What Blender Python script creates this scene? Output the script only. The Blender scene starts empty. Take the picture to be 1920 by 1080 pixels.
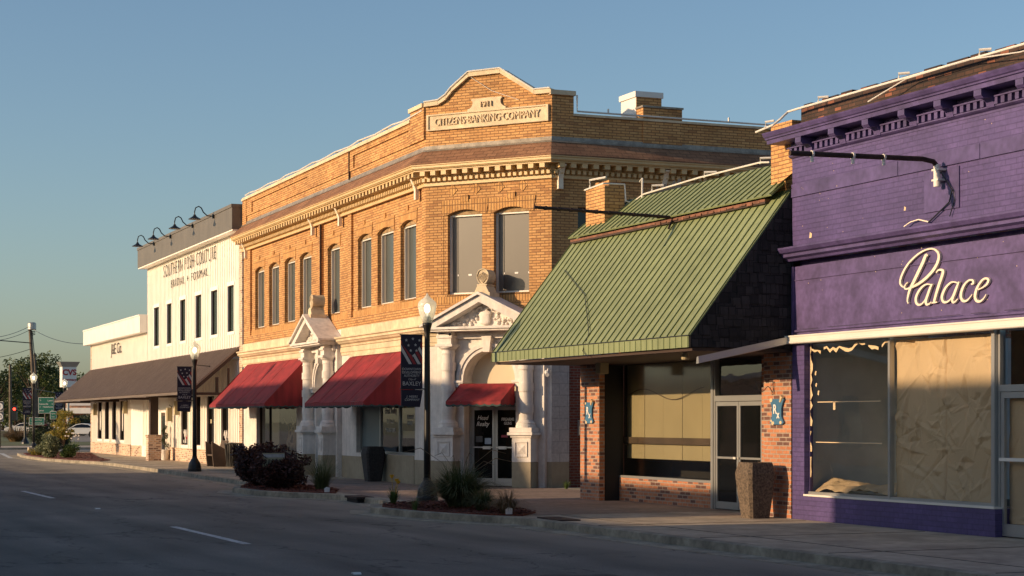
import bpy, math, random
from mathutils import Vector, Matrix
R = math.radians
random.seed(7)
C = bpy.context.scene.collection
S = bpy.context.scene

# ------------------------------------------------------------------ camera
F, HZ, VPX, CH = 3500.0, 788.0, -520.0, 1.75
TH = math.atan((960 - VPX) / F)
FW = (-math.cos(TH), math.sin(TH)); RT = (math.sin(TH), math.cos(TH))
cam_data = bpy.data.cameras.new("camera"); cam = bpy.data.objects.new("camera", cam_data); C.objects.link(cam)
cam.location = (0, 0, CH); cam.rotation_euler = (R(90), 0, R(90) - TH)
cam_data.sensor_width = 36; cam_data.lens = F / 1920 * 36
cam_data.shift_y = (HZ - 540) / 1920; cam_data.clip_end = 5000
S.camera = cam

# ------------------------------------------------------------------ sky, sun, exposure
SUN = Vector((-.10, -1, .245)).normalized()
w = bpy.data.worlds.new("World"); S.world = w; w.use_nodes = True
nt = w.node_tree; nt.nodes.clear()
sky = nt.nodes.new('ShaderNodeTexSky'); sky.sky_type = 'NISHITA'; sky.sun_disc = False
sky.sun_elevation = math.asin(SUN.z); sky.sun_rotation = math.atan2(SUN.x, SUN.y)
sky.altitude = 0; sky.air_density = 1.0; sky.dust_density = 1.2; sky.ozone_density = 2.6
bg = nt.nodes.new('ShaderNodeBackground'); bg.inputs[1].default_value = 0.132
wo = nt.nodes.new('ShaderNodeOutputWorld')
nt.links.new(sky.outputs[0], bg.inputs[0]); nt.links.new(bg.outputs[0], wo.inputs[0])
sl = bpy.data.lights.new("sun", 'SUN'); sl.energy = 5.0; sl.angle = R(0.6); sl.color = (1.0, .70, .42)
so = bpy.data.objects.new("sun", sl); C.objects.link(so)
so.rotation_euler = SUN.to_track_quat('Z', 'Y').to_euler()
S.view_settings.view_transform = 'Standard'; S.view_settings.look = 'None'
S.view_settings.exposure = 0.12; S.view_settings.gamma = 1
S.render.engine = 'CYCLES'
S.cycles.max_bounces = 6; S.cycles.transparent_max_bounces = 12

# ------------------------------------------------------------------ materials
def new_mat(name):
    m = bpy.data.materials.new(name); m.use_nodes = True
    return m, m.node_tree, m.node_tree.nodes['Principled BSDF']
def N(nt, t, **k):
    n = nt.nodes.new(t)
    for a, b in k.items(): setattr(n, a, b)
    return n
def rgb(c): return (c[0], c[1], c[2], 1)
def noise_mix(nt, vec, ca, cb, scale, lo=.35, hi=.65, detail=4):
    n = N(nt, 'ShaderNodeTexNoise'); n.inputs['Scale'].default_value = scale; n.inputs['Detail'].default_value = detail
    nt.links.new(vec, n.inputs['Vector'])
    r = N(nt, 'ShaderNodeMapRange'); r.inputs[1].default_value = lo; r.inputs[2].default_value = hi
    nt.links.new(n.outputs[0], r.inputs[0])
    m = N(nt, 'ShaderNodeMix', data_type='RGBA')
    nt.links.new(r.outputs[0], m.inputs[0])
    for i, c in ((6, ca), (7, cb)):
        if isinstance(c, tuple): m.inputs[i].default_value = rgb(c)
        else: nt.links.new(c, m.inputs[i])
    return m.outputs[2], n.outputs[0]
def mul_noise(nt, vec, col, scale, lo, hi, detail=5):
    """multiply a colour by noise between lo and hi"""
    n = N(nt, 'ShaderNodeTexNoise'); n.inputs['Scale'].default_value = scale; n.inputs['Detail'].default_value = detail
    nt.links.new(vec, n.inputs['Vector'])
    r = N(nt, 'ShaderNodeMapRange'); r.inputs[1].default_value = .3; r.inputs[2].default_value = .7
    r.inputs[3].default_value = lo; r.inputs[4].default_value = hi
    nt.links.new(n.outputs[0], r.inputs[0])
    v = N(nt, 'ShaderNodeVectorMath', operation='SCALE')
    nt.links.new(col, v.inputs[0]); nt.links.new(r.outputs[0], v.inputs['Scale'])
    return v.outputs[0]
def bump(nt, b, h, strength=.3, dist=.01):
    n = N(nt, 'ShaderNodeBump'); n.inputs['Strength'].default_value = strength; n.inputs['Distance'].default_value = dist
    nt.links.new(h, n.inputs['Height']); nt.links.new(n.outputs[0], b.inputs['Normal'])
def stretch(nt, vec, sc):
    m = N(nt, 'ShaderNodeMapping'); m.inputs['Scale'].default_value = sc
    nt.links.new(vec, m.inputs[0]); return m.outputs[0]

def paint(name, c, rough=.6, var=.12, scale=1.5, grime=0.0, metal=0.0, bmp=.1, streak=False, fine=25):
    m, t, b = new_mat(name)
    co = N(t, 'ShaderNodeTexCoord').outputs['Object']
    lo = tuple(x * (1 - var) for x in c); hi = tuple(min(1, x * (1 + var * .6)) for x in c)
    col, h = noise_mix(t, co, lo, hi, scale)
    if streak: col = mul_noise(t, stretch(t, co, (6, 6, .5)), col, 1.2, 1 - var * 1.6, 1.06)
    if grime: col = mul_noise(t, co, col, scale * 5, 1 - grime, 1.03)
    t.links.new(col, b.inputs['Base Color'])
    b.inputs['Roughness'].default_value = rough; b.inputs['Metallic'].default_value = metal
    if bmp:
        n = N(t, 'ShaderNodeTexNoise'); n.inputs['Scale'].default_value = fine; n.inputs['Detail'].default_value = 3
        t.links.new(co, n.inputs['Vector']); bump(t, b, n.outputs[0], bmp, .01)
    return m

def brick(name, c1, c2, mortar, bw=.215, bh=.072, ms=.010, dark=None, darkp=.0, rough=.85, stain=.25, bstr=.6, soldier=False, offset=.5, bias=0.0):
    m, t, b = new_mat(name)
    uv = N(t, 'ShaderNodeTexCoord').outputs['UV']
    ob = N(t, 'ShaderNodeTexCoord').outputs['Object']
    if soldier:
        mp = N(t, 'ShaderNodeMapping'); mp.inputs['Rotation'].default_value = (0, 0, R(90))
        t.links.new(uv, mp.inputs[0]); uv = mp.outputs[0]
    def bt(a, bb, mo, bi):
        n = N(t, 'ShaderNodeTexBrick'); n.offset = offset
        n.inputs['Scale'].default_value = 1; n.inputs['Brick Width'].default_value = bw; n.inputs['Row Height'].default_value = bh
        n.inputs['Mortar Size'].default_value = ms; n.inputs['Mortar Smooth'].default_value = .2; n.inputs['Bias'].default_value = bi
        n.inputs['Color1'].default_value = rgb(a); n.inputs['Color2'].default_value = rgb(bb); n.inputs['Mortar'].default_value = rgb(mo)
        t.links.new(uv, n.inputs['Vector']); return n
    n1 = bt(c1, c2, mortar, bias)
    col = n1.outputs[0]
    if dark:
        n2 = bt((0, 0, 0), (1, 1, 1), (0, 0, 0), 0)
        g = N(t, 'ShaderNodeMath', operation='GREATER_THAN'); g.inputs[1].default_value = 1 - darkp
        t.links.new(n2.outputs[0], g.inputs[0])
        mx = N(t, 'ShaderNodeMix', data_type='RGBA'); mx.inputs[7].default_value = rgb(dark)
        t.links.new(g.outputs[0], mx.inputs[0]); t.links.new(col, mx.inputs[6]); col = mx.outputs[2]
    col = mul_noise(t, ob, col, .9, 1 - stain, 1.08)
    col = mul_noise(t, ob, col, 14, .86, 1.1, 2)
    t.links.new(col, b.inputs['Base Color']); b.inputs['Roughness'].default_value = rough
    inv = N(t, 'ShaderNodeMath', operation='SUBTRACT'); inv.inputs[0].default_value = 1; t.links.new(n1.outputs['Fac'], inv.inputs[1])
    bump(t, b, inv.outputs[0], bstr, .008)
    return m

def plain(name, c, rough=.5, metal=0.0, emit=None, es=1.0):
    m, t, b = new_mat(name)
    b.inputs['Base Color'].default_value = rgb(c); b.inputs['Roughness'].default_value = rough; b.inputs['Metallic'].default_value = metal
    if emit: b.inputs['Emission Color'].default_value = rgb(emit); b.inputs['Emission Strength'].default_value = es
    return m

def glass(name, tint=(.92, .95, .94), refl=.12, rough=.02, wav=.0):
    m, t, b = new_mat(name); t.nodes.remove(b)
    out = t.nodes['Material Output']
    tr = N(t, 'ShaderNodeBsdfTransparent'); tr.inputs[0].default_value = rgb(tint)
    gl = N(t, 'ShaderNodeBsdfGlossy'); gl.inputs['Roughness'].default_value = rough
    ge = N(t, 'ShaderNodeNewGeometry'); dt = N(t, 'ShaderNodeVectorMath', operation='DOT_PRODUCT')
    t.links.new(ge.outputs['Incoming'], dt.inputs[0]); t.links.new(ge.outputs['Normal'], dt.inputs[1])
    ab = N(t, 'ShaderNodeMath', operation='ABSOLUTE'); t.links.new(dt.outputs['Value'], ab.inputs[0])
    om = N(t, 'ShaderNodeMath', operation='SUBTRACT'); om.inputs[0].default_value = 1; t.links.new(ab.outputs[0], om.inputs[1])
    pw = N(t, 'ShaderNodeMath', operation='POWER'); pw.inputs[1].default_value = 4; t.links.new(om.outputs[0], pw.inputs[0])
    ad = N(t, 'ShaderNodeMath', operation='ADD'); ad.inputs[1].default_value = .04 + refl; ad.use_clamp = True
    t.links.new(pw.outputs[0], ad.inputs[0])
    mx = N(t, 'ShaderNodeMixShader')
    t.links.new(ad.outputs[0], mx.inputs[0]); t.links.new(tr.outputs[0], mx.inputs[1]); t.links.new(gl.outputs[0], mx.inputs[2])
    if wav:
        n = N(t, 'ShaderNodeTexNoise'); n.inputs['Scale'].default_value = 1.1
        t.links.new(N(t, 'ShaderNodeTexCoord').outputs['Object'], n.inputs['Vector'])
        bp = N(t, 'ShaderNodeBump'); bp.inputs['Strength'].default_value = wav; bp.inputs['Distance'].default_value = .02
        t.links.new(n.outputs[0], bp.inputs['Height']); t.links.new(bp.outputs[0], gl.inputs['Normal'])
    t.links.new(mx.outputs[0], out.inputs[0])
    return m

def leafy(name, a, b2, scale=3, rough=.55, trans=.25):
    m, t, b = new_mat(name)
    g = N(t, 'ShaderNodeNewGeometry').outputs['Random Per Island']
    mx = N(t, 'ShaderNodeMix', data_type='RGBA'); mx.inputs[6].default_value = rgb(a); mx.inputs[7].default_value = rgb(b2)
    t.links.new(g, mx.inputs[0])
    t.links.new(mx.outputs[2], b.inputs['Base Color']); b.inputs['Roughness'].default_value = rough
    tl = N(t, 'ShaderNodeBsdfTranslucent'); t.links.new(mx.outputs[2], tl.inputs[0])
    ms = N(t, 'ShaderNodeMixShader'); ms.inputs[0].default_value = trans
    t.links.new(b.outputs[0], ms.inputs[1]); t.links.new(tl.outputs[0], ms.inputs[2])
    t.links.new(ms.outputs[0], t.nodes['Material Output'].inputs[0])
    return m

M = {}
M['buff'] = brick('buff_brick', (.56, .285, .10), (.68, .385, .15), (.24, .12, .05), bw=.25, bh=.072, ms=.010, dark=(.44, .215, .08), darkp=.12, stain=.22)
M['buff_soldier'] = brick('buff_soldier_brick', (.54, .27, .085), (.68, .38, .135), (.22, .11, .045), bw=.22, bh=.085, ms=.011, soldier=True, offset=0, stain=.22)
M['old_red'] = brick('old_red_brick', (.16, .035, .02), (.24, .06, .03), (.22, .17, .13), stain=.35)
M['shop_brick'] = brick('orange_shop_brick', (.46, .165, .075), (.60, .27, .135), (.40, .32, .25), bw=.22, bh=.076, ms=.011, dark=(.17, .08, .06), darkp=.28, stain=.2)
M['cream_brick'] = brick('pale_mixed_brick', (.56, .33, .2), (.72, .5, .34), (.68, .58, .46), bw=.22, bh=.08, ms=.014, dark=(.25, .13, .08), darkp=.2, stain=.15)
M['purple_brick'] = brick('purple_painted_brick', (.088, .062, .185), (.108, .075, .215), (.072, .05, .15), bw=.26, bh=.085, ms=.008, stain=.3, rough=.5, bstr=.55)
M['black_brick'] = brick('blackened_brick', (.05, .03, .022), (.12, .055, .035), (.03, .022, .018), dark=(.3, .11, .06), darkp=.12, stain=.6)
M['purple'] = paint('purple_paint', (.10, .072, .20), rough=.5, var=.3, scale=1.6, grime=.3, bmp=.25, fine=9)
M['purple_fade'] = paint('faded_purple_paint', (.108, .076, .205), rough=.55, var=.28, scale=2.2, grime=.3, bmp=.15)
M['stone'] = paint('white_painted_stone', (.80, .74, .67), rough=.7, var=.10, grime=.12, bmp=.2, streak=True)
M['stone_yel'] = paint('yellowed_stone', (.74, .60, .40), rough=.75, var=.15, grime=.2, bmp=.3)
M['tan'] = paint('tan_plinth_paint', (.36, .30, .20), rough=.7, var=.12, grime=.12, bmp=.2)
M['cream'] = paint('cream_panel_paint', (.68, .56, .38), rough=.7, var=.05)
M['grey_block'] = brick('pale_painted_block', (.52, .48, .44), (.58, .54, .49), (.42, .39, .36), bw=.45, bh=.3, ms=.012, stain=.2)
M['gutter'] = paint('cream_metal_gutter', (.66, .47, .23), rough=.5, var=.08, grime=.1)
M['flash'] = paint('lead_flashing', (.36, .31, .24), rough=.45, var=.25, grime=.3, metal=.3, scale=4)
M['white_metal'] = paint('white_metal', (.74, .70, .62), rough=.35, var=.06)
M['alu'] = paint('aluminium_frame', (.42, .42, .40), rough=.38, var=.06, metal=.6)
M['board'] = paint('board_and_batten', (.90, .86, .78), rough=.55, var=.04, bmp=.05)
M['grey_band'] = paint('grey_brown_metal', (.15, .135, .115), rough=.5, var=.08, streak=True)
M['brown_rib'] = paint('brown_roof_rib', (.22, .17, .14), rough=.5, var=.1)
M['brown_roof'] = paint('brown_metal_roof', (.31, .25, .205), rough=.45, var=.12, scale=.6, streak=False)
M['green_roof'] = paint('green_metal_roof', (.25, .29, .14), rough=.42, var=.10, scale=.7, grime=.08, streak=True, bmp=.25, fine=2.5)
M['green_dk'] = paint('green_roof_rib', (.11, .15, .06), rough=.45, var=.1)
M['raw_wood'] = paint('raw_wood', (.20, .085, .05), rough=.8, var=.4, scale=5)
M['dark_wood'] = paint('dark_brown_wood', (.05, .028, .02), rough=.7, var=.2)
M['bench_wood'] = paint('weathered_wood', (.10, .07, .05), rough=.8, var=.3)
M['black'] = paint('black_metal', (.012, .012, .012), rough=.4, var=.2, bmp=0)
M['rust'] = paint('rusty_iron', (.05, .025, .018), rough=.8, var=.5, scale=9, grime=.4, bmp=.5)
M['red'] = paint('red_canvas', (.30, .022, .026), rough=.8, var=.22, scale=1.6, bmp=.35, streak=True, fine=6)
M['trim_green'] = paint('dark_green_trim', (.025, .06, .055), rough=.8, var=.2)
M['panel'] = paint('dull_window_panel', (.095, .083, .068), rough=.3, var=.05, bmp=0)
M['panel_blue'] = paint('blue_grey_window_panel', (.09, .105, .10), rough=.25, var=.06, bmp=0)
M['teal_glass'] = plain('teal_window_glass', (.07, .10, .095), rough=.08); M['head'] = paint('weathered_window_head', (.46, .31, .16), rough=.85, var=.35, scale=6, grime=.4, bmp=.5)
M['dark_glass'] = plain('dark_window_glass', (.006, .0065, .0065), rough=.05)
M['glass'] = glass('shop_glass', refl=.08, wav=.15)
M['glass_dusty'] = glass('dusty_shop_glass', tint=(.86, .86, .80), refl=.08, rough=.12)
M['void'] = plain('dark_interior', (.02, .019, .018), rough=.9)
M['room'] = paint('grey_room_wall', (.42, .45, .47), rough=.8, var=.15)
M['blind'] = paint('cream_blind', (.42, .36, .22), rough=.8, var=.06)
M['paper'] = paint('brown_kraft_paper', (.60, .42, .245), rough=.7, var=.08, scale=1.2, bmp=.5, fine=5)
M['frost'] = plain('grey_blue_film', (.11, .15, .16), rough=.4)
M['letter'] = plain('dark_letters', (.02, .015, .012), rough=.5)
M['white'] = paint('white_paint', (.78, .75, .70), rough=.5, var=.06)
M['sign_cream'] = paint('cream_letters', (.85, .74, .58), rough=.5, var=.08, scale=9)
M['concrete'] = paint('concrete', (.45, .375, .28), rough=.85, var=.25, scale=1.2, grime=.25, bmp=.3, fine=40)
M['kerb'] = paint('old_concrete_kerb', (.36, .315, .235), rough=.9, var=.35, scale=2, grime=.35, bmp=.4, fine=30)
M['mulch'] = paint('red_mulch', (.16, .035, .018), rough=.9, var=.5, scale=20, grime=.5, bmp=.8)
M['bark'] = paint('bark', (.09, .06, .04), rough=.9, var=.3, scale=8, bmp=.5)
M['pole_wood'] = paint('grey_pole_wood', (.16, .125, .09), rough=.85, var=.3, scale=3, streak=True)
M['aggregate'] = paint('exposed_aggregate', (.15, .11, .075), rough=.85, var=.55, scale=28, grime=.3, bmp=.7, fine=60)
M['blue'] = paint('blue_paint', (.05, .16, .28), rough=.5, var=.15)
M['peel'] = plain('peeled_cream', (.65, .5, .3), rough=.7)
M['car_white'] = plain('white_car_paint', (.62, .62, .60), rough=.25)
M['rubber'] = plain('tyre_rubber', (.015, .015, .015), rough=.8)
M['chrome'] = plain('wheel_rim', (.45, .45, .45), rough=.3, metal=.8)
M['sign_green'] = plain('road_sign_green', (.01, .13, .085), rough=.5)
M['navy'] = paint('navy_cloth', (.018, .016, .035), rough=.8, var=.1, bmp=0)
M['flag_red'] = plain('flag_red_cloth', (.32, .03, .035), rough=.8)
M['flag_white'] = plain('flag_white_cloth', (.55, .52, .50), rough=.8)
M['letter_red'] = plain('red_letters', (.40, .02, .02), rough=.5)
M['lamp_red'] = plain('red_signal', (.6, .02, .01), emit=(1, .04, .02), es=6)
M['loro'] = leafy('purple_shrub_leaf', (.022, .010, .010), (.10, .032, .02), trans=.1)
M['leaf_dark'] = leafy('dark_tree_leaf', (.03, .05, .012), (.09, .12, .028))
M['leaf_hedge'] = leafy('hedge_leaf', (.018, .032, .012), (.05, .07, .025))
M['leaf_yel'] = leafy('yellow_green_leaf', (.17, .19, .03), (.42, .30, .05), trans=.35)
M['leaf_silver'] = leafy('silver_green_leaf', (.14, .17, .09), (.26, .28, .15))
M['leaf_green'] = leafy('garden_green_leaf', (.05, .10, .02), (.13, .19, .05))
M['grass_dark'] = leafy('ornamental_grass_blade', (.035, .06, .018), (.12, .14, .05))
M['grass_tan'] = leafy('dry_grass_blade', (.14, .09, .045), (.28, .19, .10))
M['petal_yel'] = plain('yellow_petal', (.65, .35, .02), rough=.6)
M['petal_red'] = plain('red_petal', (.30, .03, .05), rough=.6)
M['petal_white'] = plain('white_petal', (.7, .65, .6), rough=.6)

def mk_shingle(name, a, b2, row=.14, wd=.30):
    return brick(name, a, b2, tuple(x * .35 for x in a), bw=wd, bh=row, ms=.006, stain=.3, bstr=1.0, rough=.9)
M['shingle'] = mk_shingle('brown_roof_shingle', (.24, .115, .06), (.33, .17, .09))
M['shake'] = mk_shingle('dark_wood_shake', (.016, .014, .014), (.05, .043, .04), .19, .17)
M['paver'] = brick('brick_paver', (.27, .185, .14), (.36, .26, .20), (.2, .15, .12), bw=.2, bh=.1, ms=.008, stain=.35, bstr=.5)

def mk_globe():
    m, t, b = new_mat('frosted_lamp_globe')
    b.inputs['Base Color'].default_value = (.75, .74, .66, 1); b.inputs['Roughness'].default_value = .25
    b.inputs['Emission Color'].default_value = (1, .93, .75, 1); b.inputs['Emission Strength'].default_value = .05
    tr = N(t, 'ShaderNodeBsdfTransparent'); tr.inputs[0].default_value = (.9, .88, .8, 1)
    ms = N(t, 'ShaderNodeMixShader'); ms.inputs[0].default_value = .5
    t.links.new(b.outputs[0], ms.inputs[1]); t.links.new(tr.outputs[0], ms.inputs[2])
    t.links.new(ms.outputs[0], t.nodes['Material Output'].inputs[0]); return m
M['globe'] = mk_globe()
M['bulb'] = plain('lit_bulb', (1, 1, 1), emit=(1, .9, .7), es=9)

def mk_asphalt():
    m, t, b = new_mat('worn_asphalt')
    co = N(t, 'ShaderNodeTexCoord').outputs['Object']
    col, h = noise_mix(t, co, (.118, .103, .084), (.170, .150, .124), .35)
    col = mul_noise(t, stretch(t, co, (.12, 1.1, 1)), col, 1.0, .60, 1.25)          # wheel-track streaks along the street
    col = mul_noise(t, co, col, 60, .6, 1.5, 2)                                      # stone grain
    # dusty strip near the kerb
    sp = N(t, 'ShaderNodeSeparateXYZ'); t.links.new(co, sp.inputs[0])
    wn = N(t, 'ShaderNodeTexNoise'); wn.inputs['Scale'].default_value = .6; wn.inputs['Detail'].default_value = 6
    t.links.new(stretch(t, co, (.4, 1.5, 1)), wn.inputs['Vector'])
    ad = N(t, 'ShaderNodeMath', operation='MULTIPLY_ADD'); ad.inputs[1].default_value = 4.5
    t.links.new(wn.outputs[0], ad.inputs[0]); t.links.new(sp.outputs['Y'], ad.inputs[2])
    mr = N(t, 'ShaderNodeMapRange'); mr.inputs[1].default_value = 13.1; mr.inputs[2].default_value = 15.3; mr.inputs[4].default_value = .8
    t.links.new(ad.outputs[0], mr.inputs[0])
    mx = N(t, 'ShaderNodeMix', data_type='RGBA'); mx.inputs[7].default_value = (.27, .235, .185, 1)
    t.links.new(mr.outputs[0], mx.inputs[0]); t.links.new(col, mx.inputs[6]); col = mx.outputs[2]
    # cracks
    vw = N(t, 'ShaderNodeTexNoise'); vw.inputs['Scale'].default_value = 1.3; vw.inputs['Detail'].default_value = 5
    t.links.new(co, vw.inputs['Vector'])
    va = N(t, 'ShaderNodeVectorMath', operation='MULTIPLY_ADD'); va.inputs[1].default_value = (.9, .9, 0)
    t.links.new(vw.outputs['Color'], va.inputs[0]); t.links.new(stretch(t, co, (.22, .5, 1)), va.inputs[2])
    vo = N(t, 'ShaderNodeTexVoronoi', feature='DISTANCE_TO_EDGE'); vo.inputs['Scale'].default_value = .62
    t.links.new(va.outputs[0], vo.inputs['Vector'])
    cr = N(t, 'ShaderNodeMapRange'); cr.inputs[1].default_value = .0; cr.inputs[2].default_value = .012; cr.inputs[3].default_value = .3; cr.inputs[4].default_value = 1
    t.links.new(vo.outputs[0], cr.inputs[0])
    v = N(t, 'ShaderNodeVectorMath', operation='SCALE'); t.links.new(col, v.inputs[0]); t.links.new(cr.outputs[0], v.inputs['Scale'])
    t.links.new(v.outputs[0], b.inputs['Base Color']); b.inputs['Roughness'].default_value = .8
    n = N(t, 'ShaderNodeTexNoise'); n.inputs['Scale'].default_value = 90; t.links.new(co, n.inputs['Vector'])
    bump(t, b, n.outputs[0], .5, .01)
    return m
M['asphalt'] = mk_asphalt()
def mk_dashpaint():
    m, t, b = new_mat('worn_road_paint')
    co = N(t, 'ShaderNodeTexCoord').outputs['Object']
    col, h = noise_mix(t, co, (.30, .31, .31), (.62, .62, .60), 9, .35, .6)
    t.links.new(col, b.inputs['Base Color']); b.inputs['Roughness'].default_value = .7; return m
M['roadpaint'] = mk_dashpaint()

# ------------------------------------------------------------------ mesh builder
class MB:
    def __init__(s): s.v = []; s.f = []
    def add(s, vs, fs):
        n = len(s.v); s.v += [tuple(p) for p in vs]; s.f += [tuple(i + n for i in f) for f in fs]; return s
    def box(s, x0, x1, y0, y1, z0, z1):
        if x0 > x1: x0, x1 = x1, x0
        if y0 > y1: y0, y1 = y1, y0
        if z0 > z1: z0, z1 = z1, z0
        return s.add([(x0,y0,z0),(x1,y0,z0),(x1,y1,z0),(x0,y1,z0),(x0,y0,z1),(x1,y0,z1),(x1,y1,z1),(x0,y1,z1)],
            [(0,3,2,1),(4,5,6,7),(0,1,5,4),(1,2,6,5),(2,3,7,6),(3,0,4,7)])
    def quad(s, *p): return s.add(p, [tuple(range(len(p)))])
    def prism(s, pts, y0, y1):
        """outline in x,z (anticlockwise seen from -y), extruded y0..y1"""
        n = len(pts)
        vs = [(x, y0, z) for x, z in pts] + [(x, y1, z) for x, z in pts]
        fs = [tuple(range(n)), tuple(range(2 * n - 1, n - 1, -1))] + [(i, i + n, (i + 1) % n + n, (i + 1) % n) for i in range(n)]
        return s.add(vs, fs)
    def slab(s, pts, z0, z1):
        n = len(pts)
        vs = [(x, y, z0) for x, y in pts] + [(x, y, z1) for x, y in pts]
        fs = [tuple(range(n - 1, -1, -1)), tuple(range(n, 2 * n))] + [(i, (i + 1) % n, (i + 1) % n + n, i + n) for i in range(n)]
        return s.add(vs, fs)
    def tube(s, path, r, n=8, cap=True):
        path = [Vector(p) for p in path]; rings = []
        for i, p in enumerate(path):
            d = (path[min(i + 1, len(path) - 1)] - path[max(i - 1, 0)]).normalized()
            u = d.cross(Vector((0, 0, 1)))
            if u.length < .05: u = d.cross(Vector((1, 0, 0)))
            u.normalize(); v = d.cross(u)
            rr = r[i] if isinstance(r, (list, tuple)) else r
            rings.append([p + (u * math.cos(a) + v * math.sin(a)) * rr for a in [2 * math.pi * k / n for k in range(n)]])
        vs = [q for ring in rings for q in ring]; fs = []
        for i in range(len(rings) - 1):
            for k in range(n):
                fs.append((i * n + k, i * n + (k + 1) % n, (i + 1) * n + (k + 1) % n, (i + 1) * n + k))
        if cap: fs += [tuple(range(n - 1, -1, -1)), tuple(len(vs) - n + k for k in range(n))]
        return s.add(vs, fs)
    def lathe(s, prof, cx=0, cy=0, n=20, sq=1.0, rot=0.0):
        vs = []; fs = []
        for r, z in prof:
            for k in range(n):
                a = 2 * math.pi * k / n + rot; vs.append((cx + r * math.cos(a), cy + r * math.sin(a) * sq, z))
        for i in range(len(prof) - 1):
            for k in range(n): fs.append((i * n + k, i * n + (k + 1) % n, (i + 1) * n + (k + 1) % n, (i + 1) * n + k))
        fs += [tuple(range(n - 1, -1, -1)), tuple(len(vs) - n + k for k in range(n))]
        return s.add(vs, fs)
    def sweep(s, path, prof):
        """profile of (out, z) swept along a plan path; out is to the right of travel"""
        P = [Vector((p[0], p[1])) for p in path]; offs = []
        for i in range(len(P)):
            ds = []
            if i > 0: ds.append((P[i] - P[i - 1]).normalized())
            if i < len(P) - 1: ds.append((P[i + 1] - P[i]).normalized())
            ns = [Vector((d.y, -d.x)) for d in ds]
            m = sum(ns, Vector((0, 0))); m.normalize(); offs.append(m / m.dot(ns[0]))
        k = len(prof); vs = []
        for p, o in zip(P, offs):
            for u, z in prof: q = p + o * u; vs.append((q.x, q.y, z))
        fs = [(i * k + j, (i + 1) * k + j, (i + 1) * k + (j + 1) % k, i * k + (j + 1) % k) for i in range(len(P) - 1) for j in range(k)]
        fs += [tuple(range(k)), tuple((len(P) - 1) * k + j for j in range(k - 1, -1, -1))]
        return s.add(vs, fs)
    def wall(s, x0, x1, z0, z1, holes=(), y=0.0, depth=.25):
        """front skin at y with rectangular openings that have reveals going back by depth"""
        xs = sorted({x0, x1, *[h[0] for h in holes], *[h[1] for h in holes]}); zs = sorted({z0, z1, *[h[2] for h in holes], *[h[3] for h in holes]})
        xs = [a for a in xs if x0 <= a <= x1]; zs = [a for a in zs if z0 <= a <= z1]
        for i in range(len(xs) - 1):
            for j in range(len(zs) - 1):
                mx, mz = (xs[i] + xs[i + 1]) / 2, (zs[j] + zs[j + 1]) / 2
                if any(h[0] < mx < h[1] and h[2] < mz < h[3] for h in holes): continue
                s.quad((xs[i], y, zs[j]), (xs[i + 1], y, zs[j]), (xs[i + 1], y, zs[j + 1]), (xs[i], y, zs[j + 1]))
        for a, b, c, d in holes:
            Y = y + depth
            s.quad((a, y, c), (a, Y, c), (b, Y, c), (b, y, c)) if c > z0 + 1e-6 else None
            s.quad((a, y, d), (b, y, d), (b, Y, d), (a, Y, d))
            s.quad((a, y, c), (a, y, d), (a, Y, d), (a, Y, c)); s.quad((b, y, c), (b, Y, c), (b, Y, d), (b, y, d))
        return s
    def build(s, name, mat, parent=None, frame=None, smooth=False, bevel=0, fix=True):
        me = bpy.data.meshes.new(name); me.from_pydata(s.v, [], s.f); me.update()
        if fix:
            import bmesh
            bm = bmesh.new(); bm.from_mesh(me); bmesh.ops.recalc_face_normals(bm, faces=bm.faces); bm.to_mesh(me); bm.free()
        uv = me.uv_layers.new(name='UVMap')
        for p in me.polygons:
            n = p.normal
            if abs(n.z) > .85: e1, e2 = Vector((1, 0, 0)), Vector((0, 1, 0))
            else:
                e1 = Vector((-n.y, n.x, 0)).normalized(); e2 = n.cross(e1)
                if e2.z < 0: e2 = -e2
                if abs(e1.x) > abs(e1.y):
                    if e1.x < 0: e1 = -e1
                elif e1.y < 0: e1 = -e1
            for li in p.loop_indices:
                co = me.vertices[me.loops[li].vertex_index].co
                uv.data[li].uv = (co.dot(e1), co.dot(e2))
        if smooth: me.polygons.foreach_set('use_smooth', [True] * len(me.polygons))
        o = bpy.data.objects.new(name, me); C.objects.link(o)
        if isinstance(mat, (list, tuple)):
            for m in mat: me.materials.append(m)
        else: me.materials.append(mat)
        if parent: o.parent = parent
        if frame: o.location = frame.rel; o.rotation_euler.z = frame.rang
        if bevel:
            b = o.modifiers.new('bevel', 'BEVEL'); b.width = bevel; b.segments = 2; b.limit_method = 'ANGLE'
        return o

def tag(o, label=None, cat=None, group=None, kind=None):
    if label: o['label'] = label
    if cat: o['category'] = cat
    if group: o['group'] = group
    if kind: o['kind'] = kind
    return o
def thing(name, label, cat, loc=(0, 0, 0), rz=0, group=None):
    o = bpy.data.objects.new(name, None); C.objects.link(o); o.empty_display_size = .3
    o.location = loc; o.rotation_euler.z = rz
    return tag(o, label, cat, group)
def dup(root, loc, rz=None, label=None):
    r = root.copy(); C.objects.link(r); r.location = loc
    if rz is not None: r.rotation_euler.z = rz
    if label: r['label'] = label
    def rec(a, b):
        for ch in list(a.children):
            c = ch.copy(); C.objects.link(c); c.parent = b; rec(ch, c)
    rec(root, r); return r

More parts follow.
